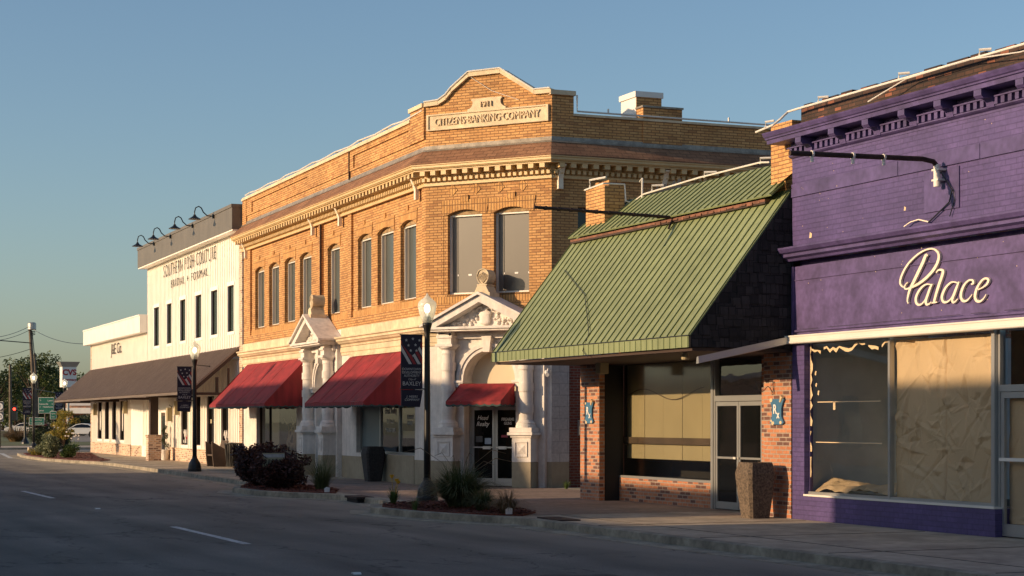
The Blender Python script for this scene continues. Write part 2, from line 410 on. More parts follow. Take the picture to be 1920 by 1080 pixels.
def ray(px, py):
    a = (px - 960) / F; return (FW[0] + a * RT[0], FW[1] + a * RT[1], (HZ - py) / F)
def ground(px, py, z=0.0):
    d = ray(px, py); t = (z - CH) / d[2]; return (d[0] * t, d[1] * t)
def atdepth(px, py, D):
    d = ray(px, py); return (d[0] * D, d[1] * D, CH + d[2] * D)
class Fr:
    """a facade frame: local x to the right along the facade, y into the building, z up"""
    def __init__(s, x, y, ang=0.0, base=None):
        s.o = (x, y); s.a = ang; b = base or s
        dx, dy = x - b.o[0], y - b.o[1]; c, n = math.cos(-b.a), math.sin(-b.a)
        s.rel = (dx * c - dy * n, dx * n + dy * c, 0); s.rang = ang - b.a
    def at(s, px, py, y=0.0):
        d = ray(px, py); c, n = math.cos(s.a), math.sin(s.a)
        ex, ey = (c, n), (-n, c)
        oy = -(s.o[0] * ey[0] + s.o[1] * ey[1]); dy = d[0] * ey[0] + d[1] * ey[1]
        t = (y - oy) / dy
        return (d[0] * t - s.o[0]) * ex[0] + (d[1] * t - s.o[1]) * ex[1], CH + d[2] * t
    def X(s, px, y=0.0): return s.at(px, 700, y)[0]
    def Z(s, px, py, y=0.0): return s.at(px, py, y)[1]

def text(body, size, parent, frame, x, z, y, mat, name='lettering', xs=1.0, extr=.01, align='CENTER', shear=0.0, bold=0.0, sp=1.0):
    cu = bpy.data.curves.new(name, 'FONT'); cu.body = body; cu.size = size; cu.extrude = extr; cu.align_x = align; cu.align_y = 'CENTER'
    cu.shear = shear; cu.offset = bold; cu.space_character = sp; cu.resolution_u = 3; cu.space_line = .95
    o = bpy.data.objects.new(name, cu); C.objects.link(o)
    bpy.context.view_layer.update()
    me = bpy.data.meshes.new_from_object(o.evaluated_get(bpy.context.evaluated_depsgraph_get()))
    C.objects.unlink(o); bpy.data.objects.remove(o)
    for v in me.vertices: p = v.co.copy(); v.co = (p.x * xs, -p.z, p.y)
    me.materials.clear(); me.materials.append(mat)
    t = bpy.data.objects.new(name, me); C.objects.link(t); t.parent = parent
    off = Vector((x, y, z))
    if frame:
        t.location = Vector(frame.rel) + Matrix.Rotation(frame.rang, 3, 'Z') @ off; t.rotation_euler.z = frame.rang
    else: t.location = off
    return t

# ================================================================== GROUND
road = MB().slab([(-420, -40), (70, -40), (70, 60), (-106, 60), (-106, 260), (-420, 260)], -.4, -.12).build('road', M['asphalt']); tag(road, kind='structure')
gr = MB().slab([(-1500, -600), (500, -600), (500, 900), (-1500, 900)], -.6, -.45).build('ground', paint('dry_grass_ground', (.10, .10, .04), rough=.95, var=.4)); tag(gr, kind='structure')
kline = [(60, 13.1), (-10, 13.1), (-27.7, 13.1), (-30.6, 13.1), (-31.9, 12.6), (-33.6, 12.15), (-35.5, 11.95), (-36.6, 12.3), (-37.6, 13.15), (-40.4, 13.35), (-42.3, 13.2), (-43.6, 12.5), (-44.9, 12.15),
         (-47.1, 12.1), (-49, 12.7), (-51, 13.55), (-53.8, 13.85), (-62.9, 14.2), (-75.5, 14.6), (-79.5, 14.5), (-82.5, 13.9), (-87.6, 13.5), (-95, 13.7), (-101.5, 14.4), (-104.0, 15.6), (-104.6, 18.0), (-104.6, 50)]
def offset_line(L, d):
    P = [Vector(p) for p in L]; out = []
    for i in range(len(P)):
        a = (P[i] - P[max(i - 1, 0)]); b = (P[min(i + 1, len(P) - 1)] - P[i])
        if a.length < 1e-6: a = b
        if b.length < 1e-6: b = a
        a.normalize(); b.normalize(); n = Vector((a.y, -a.x)) + Vector((b.y, -b.x)); n.normalize(); out.append(tuple(P[i] + n * d))
    return out
kin = offset_line(kline, .18)
if kin[0][1] < 13.1: kin = offset_line(kline, -.18)
sw = MB().slab([(60, 50)] + kin, -.35, 0.0).build('sidewalk', M['concrete']); tag(sw, kind='structure')
kb = MB().sweep(list(reversed(kline)), [(0.02, -.3), (0, .004), (-.03, .014), (-.19, .014), (-.19, -.3)]).build('kerb', M['kerb']); tag(kb, kind='structure')
gt = MB().sweep(list(reversed(kline)), [(0.0, -.2), (0, -.112), (.42, -.114), (.42, -.2)]).build('gutter_strip', M['kerb']); tag(gt, kind='structure')
# brick paving in front of the bank and the green roofed shop; joints in the concrete elsewhere
pv = MB().quad((-31.5, 13.75, .004), (-31.5, 17.3, .004), (-31.5, 19.5, .004), (-44.3, 19.7, .004), (-47.2, 17.35, .004), (-53.0, 17.5, .004), (-53.0, 14.3, .004), (-48, 14.0, .004), (-43, 13.75, .004)).build('brick_paving', M['paver']); tag(pv, kind='structure')
jm = MB()
for x in (-24.5, -21, -17.5, -28, -56.5, -60, -63.5, -67, -70.5, -74, -77.5, -81, -84.5, -88, -91.5): jm.box(x, x + .012, 14.6 if x < -50 else 13.4, 17.4, .0, .005)
jm.box(-31.4, -10, 14.25, 14.262, 0, .005)
jm = jm.build('sidewalk_joints', plain('joint_dirt', (.06, .05, .04), .9)); tag(jm, kind='structure')
for i, (x0, x1) in enumerate([(-32.5, -27.5), (-50.4, -45.5), (-68.4, -63.5), (-86.4, -81.5), (-14.5, -9.5)]):
    d = MB(); n = 8
    for k in range(n):
        xa = x0 + (x1 - x0) * k / n; xb = x0 + (x1 - x0) * (k + 1) / n; j = lambda: random.uniform(-.008, .008)
        d.quad((xa, 7.22 + j(), -.116), (xb, 7.22 + j(), -.116), (xb, 7.36 + j(), -.116), (xa, 7.36 + j(), -.116))
    tag(d.build('lane_marking', M['roadpaint']), kind='structure')
tag(MB().quad((-108.2, 14.35, -.116), (-108.1, 14.6, -.116), (-94.4, 13.2, -.116), (-94.5, 13.0, -.116)).build('edge_line', M['roadpaint']), kind='structure')
for i, (px, py) in enumerate([(183, 954.5), (668, 1076.5)]):
    x, y = ground(px, py, -.12)
    m = MB().prism([(-.055, 0), (.055, 0), (.03, .022), (-.03, .022)], -.05, .05).build('road_stud', M['white'])
    m.location = (x, y, -.12); m.rotation_euler.z = 0
    tag(m, ['small white road stud between the two lane dashes', 'small white road stud near the bottom edge of the picture'][i], 'road stud', 'white studs along the lane line')

# ================================================================== generic pieces
def awning(parent, fr, xa, xb, zt, out, zb, yw=0.0, val=.13):
    m = MB(); nx, ny = 28, 8; vs = []
    for j in range(ny + 1):
        v = j / ny
        for i in range(nx + 1):
            u = i / nx; sag = -.03 * math.sin(math.pi * v) * (1 + .8 * math.cos(u * 4 * math.pi)) + .016 * math.sin(u * 19 + v * 4) * v * (.4 + .6 * math.sin(u * 7) ** 2)
            vs.append((xa + (xb - xa) * u, yw - out * v, zt + (zb - zt) * v + sag))
    m.add(vs, [(j * (nx + 1) + i, j * (nx + 1) + i + 1, (j + 1) * (nx + 1) + i + 1, (j + 1) * (nx + 1) + i) for j in range(ny) for i in range(nx)])
    for x in (xa, xb): m.add([(x, yw, zt), (x, yw - out, zb), (x, yw, zb)], [(0, 1, 2)])
    c = m.build('awning', M['red'], parent, fr, fix=False)
    s = MB(); t = MB(); W = xb - xa; k = max(3, round(W / .22))
    sm_ = MB()
    for q in range(1, 4): x = xa + W * q / 4; sm_.tube([(x, yw - out * v_ / 8, zt + (zb - zt) * v_ / 8 + .004 - .03 * math.sin(math.pi * v_ / 8) * (1 + .8 * math.cos(q * math.pi)) + .016 * math.sin(q / 4 * 19 + v_ / 8 * 4) * v_ / 8 * (.4 + .6 * math.sin(q / 4 * 7) ** 2)) for v_ in range(9)], .007, 4)
    if W > 3: sm_.build('canvas_seam', M['red'], c)
    def run(p0, p1, k):
        p0, p1 = Vector(p0), Vector(p1)
        for i in range(k):
            for q in range(6):
                a, b2 = (i + q / 6) / k, (i + (q + 1) / 6) / k
                da = val * (.72 + .28 * math.sin(math.pi * q / 6)); db = val * (.72 + .28 * math.sin(math.pi * (q + 1) / 6))
                A, B = p0.lerp(p1, a), p0.lerp(p1, b2)
                s.quad(A, B, B - Vector((0, 0, db - .025)), A - Vector((0, 0, da - .025)))
                t.quad(A - Vector((0, 0, da - .025)), B - Vector((0, 0, db - .025)), B - Vector((0, 0, db + .02)), A - Vector((0, 0, da + .02)))
    run((xa, yw - out, zb), (xb, yw - out, zb), k); run((xb, yw - out, zb), (xb, yw, zb), max(2, round(out / .22))); run((xa, yw, zb), (xa, yw - out, zb), max(2, round(out / .22)))
    v = s.build('valance', M['red'], c, fix=False); t.build('valance_trim', M['trim_green'], c, fix=False)
    return c

def arc_pts(cx, zs, r, a0, a1, n=16, sq=1.0): return [(cx + r * math.cos(R(a0 + (a1 - a0) * i / n)), zs + r * sq * math.sin(R(a0 + (a1 - a0) * i / n))) for i in range(n + 1)]

def seg_arch(a, b, spring, crown, n=8):
    """points of a shallow arch from b to a"""
    h = crown - spring; w2 = (b - a) / 2; r = (w2 * w2 + h * h) / (2 * h); cz = crown - r; th = math.asin(w2 / r)
    return [((a + b) / 2 + r * math.sin(th - 2 * th * i / n), cz + r * math.cos(th - 2 * th * i / n)) for i in range(n + 1)]

def upper_window(parent, fr, wallmb, a, b, c, d, y=.07, rise=.13, tape=0, frame_mat='white_metal', pm='panel'):
    sp = d - rise; pts = seg_arch(a, b, sp, d)
    half = len(pts) // 2
    wallmb.prism([(b, sp), (b, d)] + [(pts[half][0], d - .0005)] + pts[half - 1:0:-1], y + .0007, y + .17)
    wallmb.prism([(a, d), (a, sp)] + pts[len(pts) - 2:half:-1] + [(pts[half][0], d - .0005)], y + .0007, y + .17)
    p = MB().quad((a, y + .2, c), (b, y + .2, c), (b, y + .2, sp - .02), (a, y + .2, sp - .02)).build('window', M[pm], parent, fr)
    f = MB(); t = .045
    f.box(a, a + t, y + .12, y + .2, c, sp).box(b - t, b, y + .12, y + .2, c, sp).box(a + t, b - t, y + .125, y + .2, c + .0, c + .05).box(a + t, b - t, y + .125, y + .2, sp - .045, sp)
    f.build('window_frame', M[frame_mat], p)
    MB().prism([(a, sp + .001)] + [(b, sp + .001)] + pts[1:-1], y + .10, y + .19).build('window_head', M['head'], p)
    MB().box(a - .03, b + .03, y + .0, y + .16, c - .05, c - .002).build('sill', M['buff_soldier'], p)
    MB().box(a + .05, a + .05 + (b - a) * .14, y + .185, y + .197, c + .05, sp - .05).build('curtain_strip', M['grey_band'], p)
    for k in range(tape):
        x = a + (b - a) * (.12 + .38 * k); MB().box(x, x + .10, y + .190, y + .1985, c + .5, c + .545).build('tape', M['white'], p)
    return p

def pedestal(parent, fr, x, w=.28, y0=-.56, y1=-.02):
    MB().box(x - w, x + w, y0, y1, 0, .67).build('plinth', M['tan'], parent, fr, bevel=.01)
    m = MB().box(x - w - .0, x + w + .0, y0 + .005, y1, .672, 1.34)
    # raised panel with a pyramid face
    m.box(x - w * .66, x - w * .58, y0 - .02, y0 + .01, .80, 1.2).box(x + w * .58, x + w * .66, y0 - .02, y0 + .01, .80, 1.2)
    m.box(x - w * .58, x + w * .58, y0 - .02, y0 + .01, .80, .83).box(x - w * .58, x + w * .58, y0 - .02, y0 + .01, 1.17, 1.2)
    q = w * .42; zc = 1.0
    m.add([(x - q, y0 + .004, zc - q), (x + q, y0 + .004, zc - q), (x + q, y0 + .004, zc + q), (x - q, y0 + .004, zc + q), (x, y0 - .04, zc)], [(0, 1, 4), (1, 2, 4), (2, 3, 4), (3, 0, 4)])
    m.box(x - w - .03, x + w + .03, y0 - .03, y1, 1.30, 1.36).box(x - w - .09, x + w + .09, y0 - .09, y1, 1.362, 1.44).box(x - w - .05, x + w + .05, y0 - .05, y1, 1.442, 1.56)
    return m.build('pedestal', M['stone'], parent, fr, bevel=.008)

def portal(root, fr0, base, cx, door=False, wall_y=0.0):
    """aedicule: two banded columns on pedestals, entablature, arch with keystone, pediment with cartouche and finial"""
    fr = fr0; P = []
    hw = 1.62; ro = .98; ri = .78; zs = 2.80; CY = -.30
    # back wall with arched opening down to the ground
    out = [(cx + ri, 0), (cx + hw, 0), (cx + hw, 4.1), (cx - hw, 4.1), (cx - hw, 0), (cx - ri, 0), (cx - ri, zs)] + arc_pts(cx, zs, ri, 180, 0, 18)[1:-1] + [(cx + ri, zs)]
    root_p = MB().prism(out, -.15, .35).build('entrance_portal', M['stone'], root, fr)
    par = root_p; f0 = None
    # archivolt rings and keystone, impost blocks
    a = MB()
    for r0, r1, yy in ((ri + .005, ri + .10, -.20), (ri + .10, ri + .2, -.235)):
        op = arc_pts(cx, zs, r1, 0, 180, 20) + arc_pts(cx, zs, r0, 180, 0, 20)
        a.prism(op, yy, -.151)
    a.prism([(cx - .09, zs + ri - .04), (cx + .09, zs + ri - .04), (cx + .15, 3.98), (cx - .15, 3.98)], -.34, -.152)
    for s in (-1, 1): a.box(cx + s * (ri - .03), cx + s * (ri + .26), -.27, .2, zs - .17, zs - .003); a.box(cx + s * (ri - .05), cx + s * (ri + .29), -.30, .2, zs - .06, zs - .0015)
    a.build('arch', M['stone'], par)
    tp = [(cx + ri, zs - .3)] + arc_pts(cx, zs, ri, 0, 180, 20) + [(cx - ri, zs - .3)]
    MB().prism(tp, .28, .34).build('tympanum', M['cream'] if door else M['stone'], par)
    for s in (-1, 1):
        x = cx + s * 1.17
        pedestal(par, None, x)
        c = MB(); z0 = 1.56; r = .185; prof = [(.27, z0), (.27, z0 + .05), (.25, z0 + .08), (.25, z0 + .12), (.225, z0 + .14), (r, z0 + .2)]
        z = z0 + .26; pieces = []
        for k in range(3):
            pieces.append((z + .12, z + .335)); z += .56
        c.lathe(prof, x, CY, 28); c.lathe([(r, z0 + .2), (r * .94, 3.60)], x, CY, 28)
        for za_, zb_ in pieces: c.lathe([(r + .018, za_), (r + .018, zb_)], x, CY, 28)
        c.lathe([(r * .94 + .02, 3.50), (r * .94 + .02, 3.53)], x, CY, 28); c.lathe([(r * .94, 3.60), (r + .06, 3.66), (r + .06, 3.69)], x, CY, 28)
        col = c.build('column', M['stone'], par, smooth=False)
        for p in col.data.polygons:
            p.use_smooth = False
        MB().box(x - .26, x + .26, -.56, -.15, 3.69, 3.76).box(x - .20, x + .20, -.50, -.15, 3.762, 4.08).box(x - .24, x + .24, -.54, -.15, 3.92, 3.99).build('capital', M['stone'], par, bevel=.006)
    e = MB().box(cx - 1.5, cx + 1.5, -.26, -.152, 3.9, 4.08)
    e.box(cx - 1.62, cx + 1.62, -.72, -.02, 4.082, 4.13).box(cx - 1.67, cx + 1.67, -.78, -.02, 4.132, 4.20)
    e.build('entablature', M['stone'], par, bevel=.008)
    # pediment
    ap = 5.02; b0 = 4.202; hw2 = 1.72
    pd = MB()
    th = math.atan((ap - b0) / hw2)
    for s in (-1, 1):
        n = .17
        pd.prism([(cx + s * hw2, b0), (cx, ap), (cx, ap - n / math.cos(th)), (cx + s * (hw2 - n / math.sin(th)), b0)][::(1 if s < 0 else -1)], -.72, -.02)
        n2 = .06
        pd.prism([(cx + s * (hw2 + .05), b0 + .0), (cx + s * (hw2 + .05), b0 + .06), (cx, ap + .075), (cx, ap + .002)][::(1 if s < 0 else -1)], -.80, -.02)
    pd.prism([(cx - hw2 + .3, b0), (cx + hw2 - .3, b0), (cx, ap - .17)], -.34, -.02)
    pdo = pd.build('pediment', M['stone'], par)
    ct = MB()
    ct.lathe([(.02, 0), (.12, .02), (.17, .08), (.16, .2), (.19, .27), (.20, .34), (.12, .36), (.06, .44), (.02, .45)], 0, 0, 14, .35)
    ct.v = [(cx + x, -.40 + y, 4.24 + z) for x, y, z in ct.v]
    for s in (-1, 1):
        ct.tube([(cx + s * (.14 + .10 * math.cos(t)), -.42, 4.60 + .10 * math.sin(t)) for t in [i * .55 for i in range(10)]], .028, 6)
        for k in range(26):
            u = random.random(); xx = cx + s * (.25 + .75 * u); zz = 4.26 + random.random() * (.42 * (1 - u) + .05); r = random.uniform(.03, .065)
            ct.lathe([(.01, zz - r), (r * .8, zz - r * .5), (r, zz), (r * .8, zz + r * .5), (.01, zz + r)], xx, -.36, 7)
    ct.build('cartouche', M['stone'], pdo, smooth=True)
    fn = MB(); fn.box(cx - .27, cx + .27, -.62, -.1, 4.95, 5.08).prism([(cx - .22, 5.082), (cx + .22, 5.082), (cx + .13, 5.26), (cx - .13, 5.26)], -.58, -.14).box(cx - .15, cx + .15, -.56, -.16, 5.262, 5.30)
    oval = [(cx + .17 * math.sin(t) * (1 - .12 * math.cos(t)), 5.50 - .20 * math.cos(t)) for t in [2 * math.pi * i / 20 for i in range(20)]]
    fn.prism(oval, -.50, -.12)
    fo = fn.build('finial', M['stone_yel'], par, bevel=.006)
    rb = MB(); rb.tube([(x, -.51, z) for x, z in oval] + [(oval[0][0], -.51, oval[0][1])], .018, 5)
    for k in range(-3, 4): rb.tube([(cx, -.515, 5.34), (cx + .045 * k, -.52, 5.48 + .02 * (3 - abs(k))), (cx + .035 * k, -.515, 5.56 + .02 * (3 - abs(k)))], .012, 4)
    rb.build('palmette', M['stone_yel'], fo)
    return root_p

# ================================================================== BANK
A = (-47.1, 17.4); AS = R(-1.3); AC = R(38)
ST = Fr(A[0], A[1], AS); CF = Fr(A[0], A[1], AC, ST)
LB = 3.825; Bp = (A[0] + LB * math.cos(AC), A[1] + LB * math.sin(AC)); SD = Fr(Bp[0], Bp[1], R(90), ST)
bank = thing('bank_building', 'two storey buff brick corner bank with white stone portals, red awnings and a 1911 gable', 'building', (A[0], A[1], 0), AS)
XL = ST.X(457); print('bank left', XL)
def loc(fr, x, y=0.0):   # frame point -> bank local plan
    v = Vector(fr.rel) + Matrix.Rotation(fr.rang, 3, 'Z') @ Vector((x, y, 0)); return (v.x, v.y)
PL, PA, PB, PE = (XL, 0), (0, 0), loc(CF, LB), loc(SD, 22)
X = ST.X
# windows of the street front: (px left, px right)
wins = [(475, 492), (501, 519.5), (530, 549.5), (558.5, 580), (610.5, 633), (667, 692), (703.5, 733.5), (746.5, 775.5)]
WZ0, WZ1 = 5.10, 7.30
holes = [(X(a), X(b), WZ0, WZ1) for a, b in wins]
bays = [(X(469), X(597)), (X(603), X(652)), (X(658.5), X(791))]
wm = MB()
wm.wall(XL, 0, 4.56, 9.3, [(a, b, 4.86, 8.02) for a, b in bays], 0, .07)
for i, (a, b) in enumerate(bays):
    wm.wall(a, b, 4.86, 8.02, [h for h in holes if a < h[0] < b], .07, .2)
for (a, b, c, d) in holes: upper_window(bank, ST, wm, a, b, c, d, pm='panel_blue')
# parapet with sunk panels
wm.wall(XL, 0, 9.3, 9.92, [], 0, .04) if False else None
wm.build('street_wall', M['buff'], bank, ST)
pp = MB().wall(XL, 0, 9.3001, 9.9, [(X(473), X(578), 9.36, 9.74), (X(664), X(768), 9.36, 9.74)], -.03, .09)
pp.box(XL, 0, .02, .35, 9.0, 9.9); pp.build('parapet', M['buff'], bank, ST)
for a_, b_ in ((473, 578), (664, 768)): MB().box(X(a_), X(b_), .015, .06, 9.3, 9.78).build('parapet_panel', M['buff'], bank, ST)
MB().box(X(657) - .03, X(657) + .03, -.06, .02, 9.05, 9.9).build('parapet_split_line', M['rust'], bank, ST)  # dark strip drawn as the split between the parapet halves
MB().box(X(773), .0, -.06, .35, 9.3, 10.16).build('gable_pier', M['buff'], bank, ST)
MB().box(X(773) - .04, -.02, -.11, .40, 10.16, 10.27).build('gable_pier_cap', M['stone_yel'], bank, ST)
MB().box(X(603) - .06, X(603) + .0, -.05, 0, 4.9, 8).build('recess_shadow_line', M['rust'], bank, ST)  # dark strip painted as the pier's cast shadow at the recess edge
# pilaster strips on the parapet and soldier bands
sb = MB()
for a, b in bays: sb.box(a + .01, b - .01, .048, .069, 4.87, 5.045)
for (a, b, c, d) in holes:
    sb.prism([(a - .10, d - .14), (a, d - .13)] + seg_arch(a, b, d - .13, d, 8)[::-1][1:-1] + [(b, d - .13), (b + .10, d - .14), (b + .14, d + .26), (a - .14, d + .26)], .05, .0695)
    sb.box((a + b) / 2 - .09, (a + b) / 2 + .09, .035, .0698, d + .262, d + .40)
sb.build('soldier_courses', M['buff_soldier'], bank, ST)
# chamfer wall
cw = MB()
CX = CF.X
chw = [(CX(839.5), CX(904)), (CX(926), CX(992))]
ch = [(a, b, WZ0, WZ1 + .05) for a, b in chw]
cw.wall(0, LB, 4.15, 9.3, ch, 0, .24)
for (a, b, c, d) in ch: upper_window(bank, CF, cw, a, b, c, d, y=0.0, tape=3)
cw.box(CX(830), CX(832), -.012, 0.001, 5.1, 7.6)
gab = [(770.6, 195), (796.5, 189), (824, 189), (838, 179), (848, 166), (880.5, 136), (940, 129), (1004, 168), (1033, 166)]
gp = [CF.at(px, py) for px, py in gab]; gp[0] = (0, gp[2][1] - .02); gp = [gp[0]] + gp[2:]; gp[-1] = (LB, gp[-1][1]); gp[-2] = (gp[-2][0], gp[-1][1])
cw.prism([(0, 9.3001), (LB, 9.3001)] + [(x, z - .10) for x, z in reversed(gp)], -.001, .35)
cw.build('corner_wall', M['buff'], bank, CF)
# coping following the gable
cp = MB(); top = gp
for (x0, z0), (x1, z1) in zip(top[:-1], top[1:]): cp.prism([(x0 - .01, z0 - .12), (x1 + .01, z1 - .12), (x1 + .01, z1), (x0 - .01, z0)], -.09, .40)
cp.build('gable_coping', M['stone_yel'], bank, CF)
dm = MB()
for px in (849, 893, 937, 980):
    x = CX(px); s = .15; dm.prism([(x - s, 7.88), (x, 7.88 - s), (x + s, 7.88), (x, 7.88 + s)], -.015, .0)
a0, a1 = CX(806), CX(1030)
dm.box(.02, LB - .02, -.02, 0, 4.87, 5.045)
for (a, b, c, d) in ch:
    dm.prism([(a - .14, d - .14), (a, d - .13)] + seg_arch(a, b, d - .13, d, 8)[::-1][1:-1] + [(b, d - .13), (b + .14, d - .14), (b + .2, d + .26), (a - .2, d + .26)], -.022, 0)
    dm.box((a + b) / 2 - .12, (a + b) / 2 + .12, -.04, 0, d + .2, d + .38)
dm.build('brick_ornament', M['buff_soldier'], bank, CF)
# name panel
sx0, sx1 = CX(802), CX(1030)
pn = MB().box(sx0, sx1, -.04, 0, 9.50, 9.93)
for z0, z1 in ((9.50, 9.535), (9.895, 9.93)): pn.box(sx0, sx1, -.075, -.04, z0, z1)
pn.box(sx0, sx0 + .06, -.075, -.04, 9.535, 9.895).box(sx1 - .06, sx1, -.075, -.04, 9.535, 9.895)
xc = CX(914)
o = [(xc + sx_ * q, z_) for sx_, L_ in ((1, 1), (-1, -1)) for q, z_ in [(.58, 9.932), (.58, 9.985), (.51, 10.0), (.45, 10.05), (.425, 10.12), (.425, 10.19), (.46, 10.20), (.46, 10.25)][::L_]]
pn.prism(o, -.06, 0)
pno = pn.build('name_panel', M['stone_yel'], bank, CF)
relief = paint('relief_letters', (.72, .57, .37), rough=.8, var=.05)
text('CITIZENS·BANKING·COMPANY', .285, pno, None, (sx0 + sx1) / 2, 9.71, -.055, relief, xs=.80, extr=.022)
text('1911', .21, pno, None, xc, 10.08, -.085, relief, xs=1.0, extr=.022)
# side wall (in shade)
sd = MB()
sd.wall(0, 22, 4.3, 9.3, [(.75, 1.75, WZ0, WZ1), (4, 5, WZ0, WZ1)], 0, .2)
sd.box(0, .62, -.02, .35, 9.3, 10.18)
sd.box(.62, 22, .0, .3, 9.3, 9.66)
sd.box(SD.X(1205), SD.X(1278), -.03, .35, 9.0, 10.02)
sd.build('side_wall', M['buff'], bank, SD)
for a in (.75, 4): MB().box(a, a + 1, .15, .19, WZ0, WZ1).build('window', M['dark_glass'], bank, SD)
MB().box(.60, 22, -.05, .33, 9.66, 9.72).box(-.06, .66, -.08, .4, 10.18, 10.30).build('side_coping', M['stone_yel'], bank, SD)
MB().box(SD.X(1205) - .03, SD.X(1278) + .03, -.06, .38, 10.02, 10.07).build('side_coping', M['flash'], bank, SD)
x0 = SD.X(1183, .9)
cm = MB().box(x0, x0 + .75, .6, 1.5, 9, 10.55).box(x0 - .04, x0 + .8, .55, 1.55, 10.4, 10.55).build('chimney', [M['white']], bank, SD)
MB().box(x0 + .01, x0 + .76, .585, .6, 9, 10.40).build('chimney_brick', M['buff'], cm)
MB().box(0, .5, -.0, .3, .672, 4.3).build('side_block_wall', M['grey_block'], bank, SD)
MB().box(0, .5, -.0, .3, 0, .67).build('side_plinth', M['tan'], bank, SD)
MB().box(.502, 22, .02, .3, 0, 3.2).build('side_brick_base', M['old_red'], bank, SD)
MB().box(.502, 22, .01, .3, 3.202, 4.3).build('side_band', M['grey_block'], bank, SD)
MB().box(.75, .95, -.10, .02, 1.35, 1.75).build('meter_box', M['alu'], bank, SD)
# cornice, pent roof, gutter swept round the three faces
pathc = [(XL - .2, 0), PA, PB, PE]
k = MB().sweep(pathc, [(0, 8.02), (.05, 8.02), (.05, 8.10), (.02, 8.11), (.02, 8.24), (0, 8.24)])
k.sweep(pathc, [(0, 8.24), (.03, 8.24), (.03, 8.385), (.36, 8.385), (.36, 8.42), (0, 8.42)])
k.build('cornice', M['gutter'], bank)
MB().sweep(pathc, [(.34, 8.425), (.40, 8.425), (.415, 8.45), (.44, 8.455), (.44, 8.51), (.47, 8.525), (.47, 8.555), (.34, 8.555)]).build('gutter', M['gutter'], bank)
MB().sweep(pathc, [(.0, 8.40), (.345, 8.424), (.48, 8.557), (.48, 8.585), (.02, 9.0), (0, 9.0)]).build('pent_roof', M['shingle'], bank)
MB().sweep(pathc, [(.0, 8.96), (.10, 8.945), (.05, 9.0), (.02, 9.10), (0, 9.10)]).build('flashing', M['flash'], bank)
def dentils(fr, xa, xb, sp=.32):
    d = MB(); n = int((xb - xa) / sp)
    for i in range(n + 1):
        x = xa + (xb - xa) * i / n
        d.box(x - .075, x + .075, -.345, -.03, 8.27, 8.384)
        for s in (-.08, .08): d.box(x + s - .045, x + s + .045, -.16, -.02, 8.13, 8.225)
    d.build('dentil_course', M['gutter'], bank, fr)
dentils(ST, XL + .1, -.12); dentils(CF, .1, LB - .1); dentils(SD, .15, 15)
def bracket(fr, x):
    MB().prism([(0, 0), (.3, .0), (.3, -.04), (.22, -.08), (.16, -.2), (.10, -.34), (.10, -.62), (0, -.62)], -.07, .07).build('bracket', M['sign_cream'], bank, fr)
    o = [c for c in bank.children if c.name.startswith('bracket')][-1]
    v = Vector(fr.rel) + Matrix.Rotation(fr.rang, 3, 'Z') @ Vector((x, 0, 8.36))
    o.location = v; o.rotation_euler.z = fr.rang - R(90)
for px in (463, 589, 640, 784): bracket(ST, X(px))
bracket(SD, .22); bracket(SD, SD.X(1243)); bracket(SD, SD.X(1243) + 4.5)
# copings and lightning conduit
cpg = MB().sweep([(XL - .04, 0), (X(773), 0)], [(-.38, 9.9), (.09, 9.9), (.09, 9.96), (.05, 10.02), (-.34, 10.02)])
cpg.build('parapet_coping', M['stone_yel'], bank)
cd = MB()
pts = [(XL + .5 + (-.6 - XL) * i / 24, -.07 - .01 * (i % 2), 10.06 + .025 * math.sin(i * 1.9)) for i in range(25)]
cd.tube(pts, .022, 6)
for i in range(2, 24, 3): cd.tube([pts[i], (pts[i][0], .05, 10.1)], .03, 5)
cd.build('conduit', M['white_metal'], bank, ST)
c2 = MB(); g3 = [(x, -.10, z + .01) for x, z in gp]; c2.tube(g3, .022, 6); c2.tube([(gp[4][0], -.03, gp[4][1] - .1), (gp[4][0] + .7, -.03, gp[4][1] - .55), (gp[4][0] + 1.5, -.03, gp[4][1] - .85)], .008, 4)
c2.build('conduit', M['white_metal'], bank, CF)
c3 = MB().tube([(.7, -.06, 10.2), (.7, -.06, 9.78), (21, -.06, 9.78)], .025, 6)
for x in (1.6, 5.2, 8.5, 12): c3.tube([(x, -.06, 9.78), (x, -.06, 9.90)], .025, 5)
c3.build('conduit', M['white_metal'], bank, SD)
# parapet pier and left chimney
MB().box(XL - .02, XL + .55, -.05, .4, 9.0, 9.93).build('corner_pier', M['buff'], bank, ST)
MB().box(XL - .25, XL + 1.4, .9, 2.0, 9.6, 10.45).build('chimney_cap', M['stone_yel'], bank, ST)
# ---- ground storey, street front
gx = [(X(481), X(556), .55, 3.0), (X(668), X(778), .78, 2.95)]
pc1 = X(612) + .1     # centre of the street portal
w1 = MB().wall(XL, 0, .67, 4.56, [(gx[0][0], gx[0][1], .67, 3.3), (gx[1][0], gx[1][1], .78, 2.95), (pc1 - .8, pc1 + .8, .67, 3.5)], 0, .3)
w1.build('stone_front', M['stone'], bank, ST)
MB().wall(XL, 0, 0, .67, [(gx[0][0], gx[0][1], .15, .67), (pc1 - .8, pc1 + .8, 0.0, .67)], 0, .3).build('stone_plinth', M['tan'], bank, ST)
MB().box(X(690) , X(777), -.02, 0, .0, .775).build('stall_riser', M['tan'], bank, ST)
MB().box(0, LB, 0, .1, 0, .001).build('threshold', M['kerb'], bank, CF)
hw = 1.62; cc = CX(911, -.35)
MB().box(0, cc - hw, 0, .3, .672, 4.15).box(cc + hw, LB, 0, .3, .672, 4.15).build('stone_front', M['stone'], bank, CF)
MB().box(0, cc - hw, 0, .3, 0, .67).box(cc + hw, LB, 0, .3, 0, .67).build('stone_plinth', M['tan'], bank, CF)
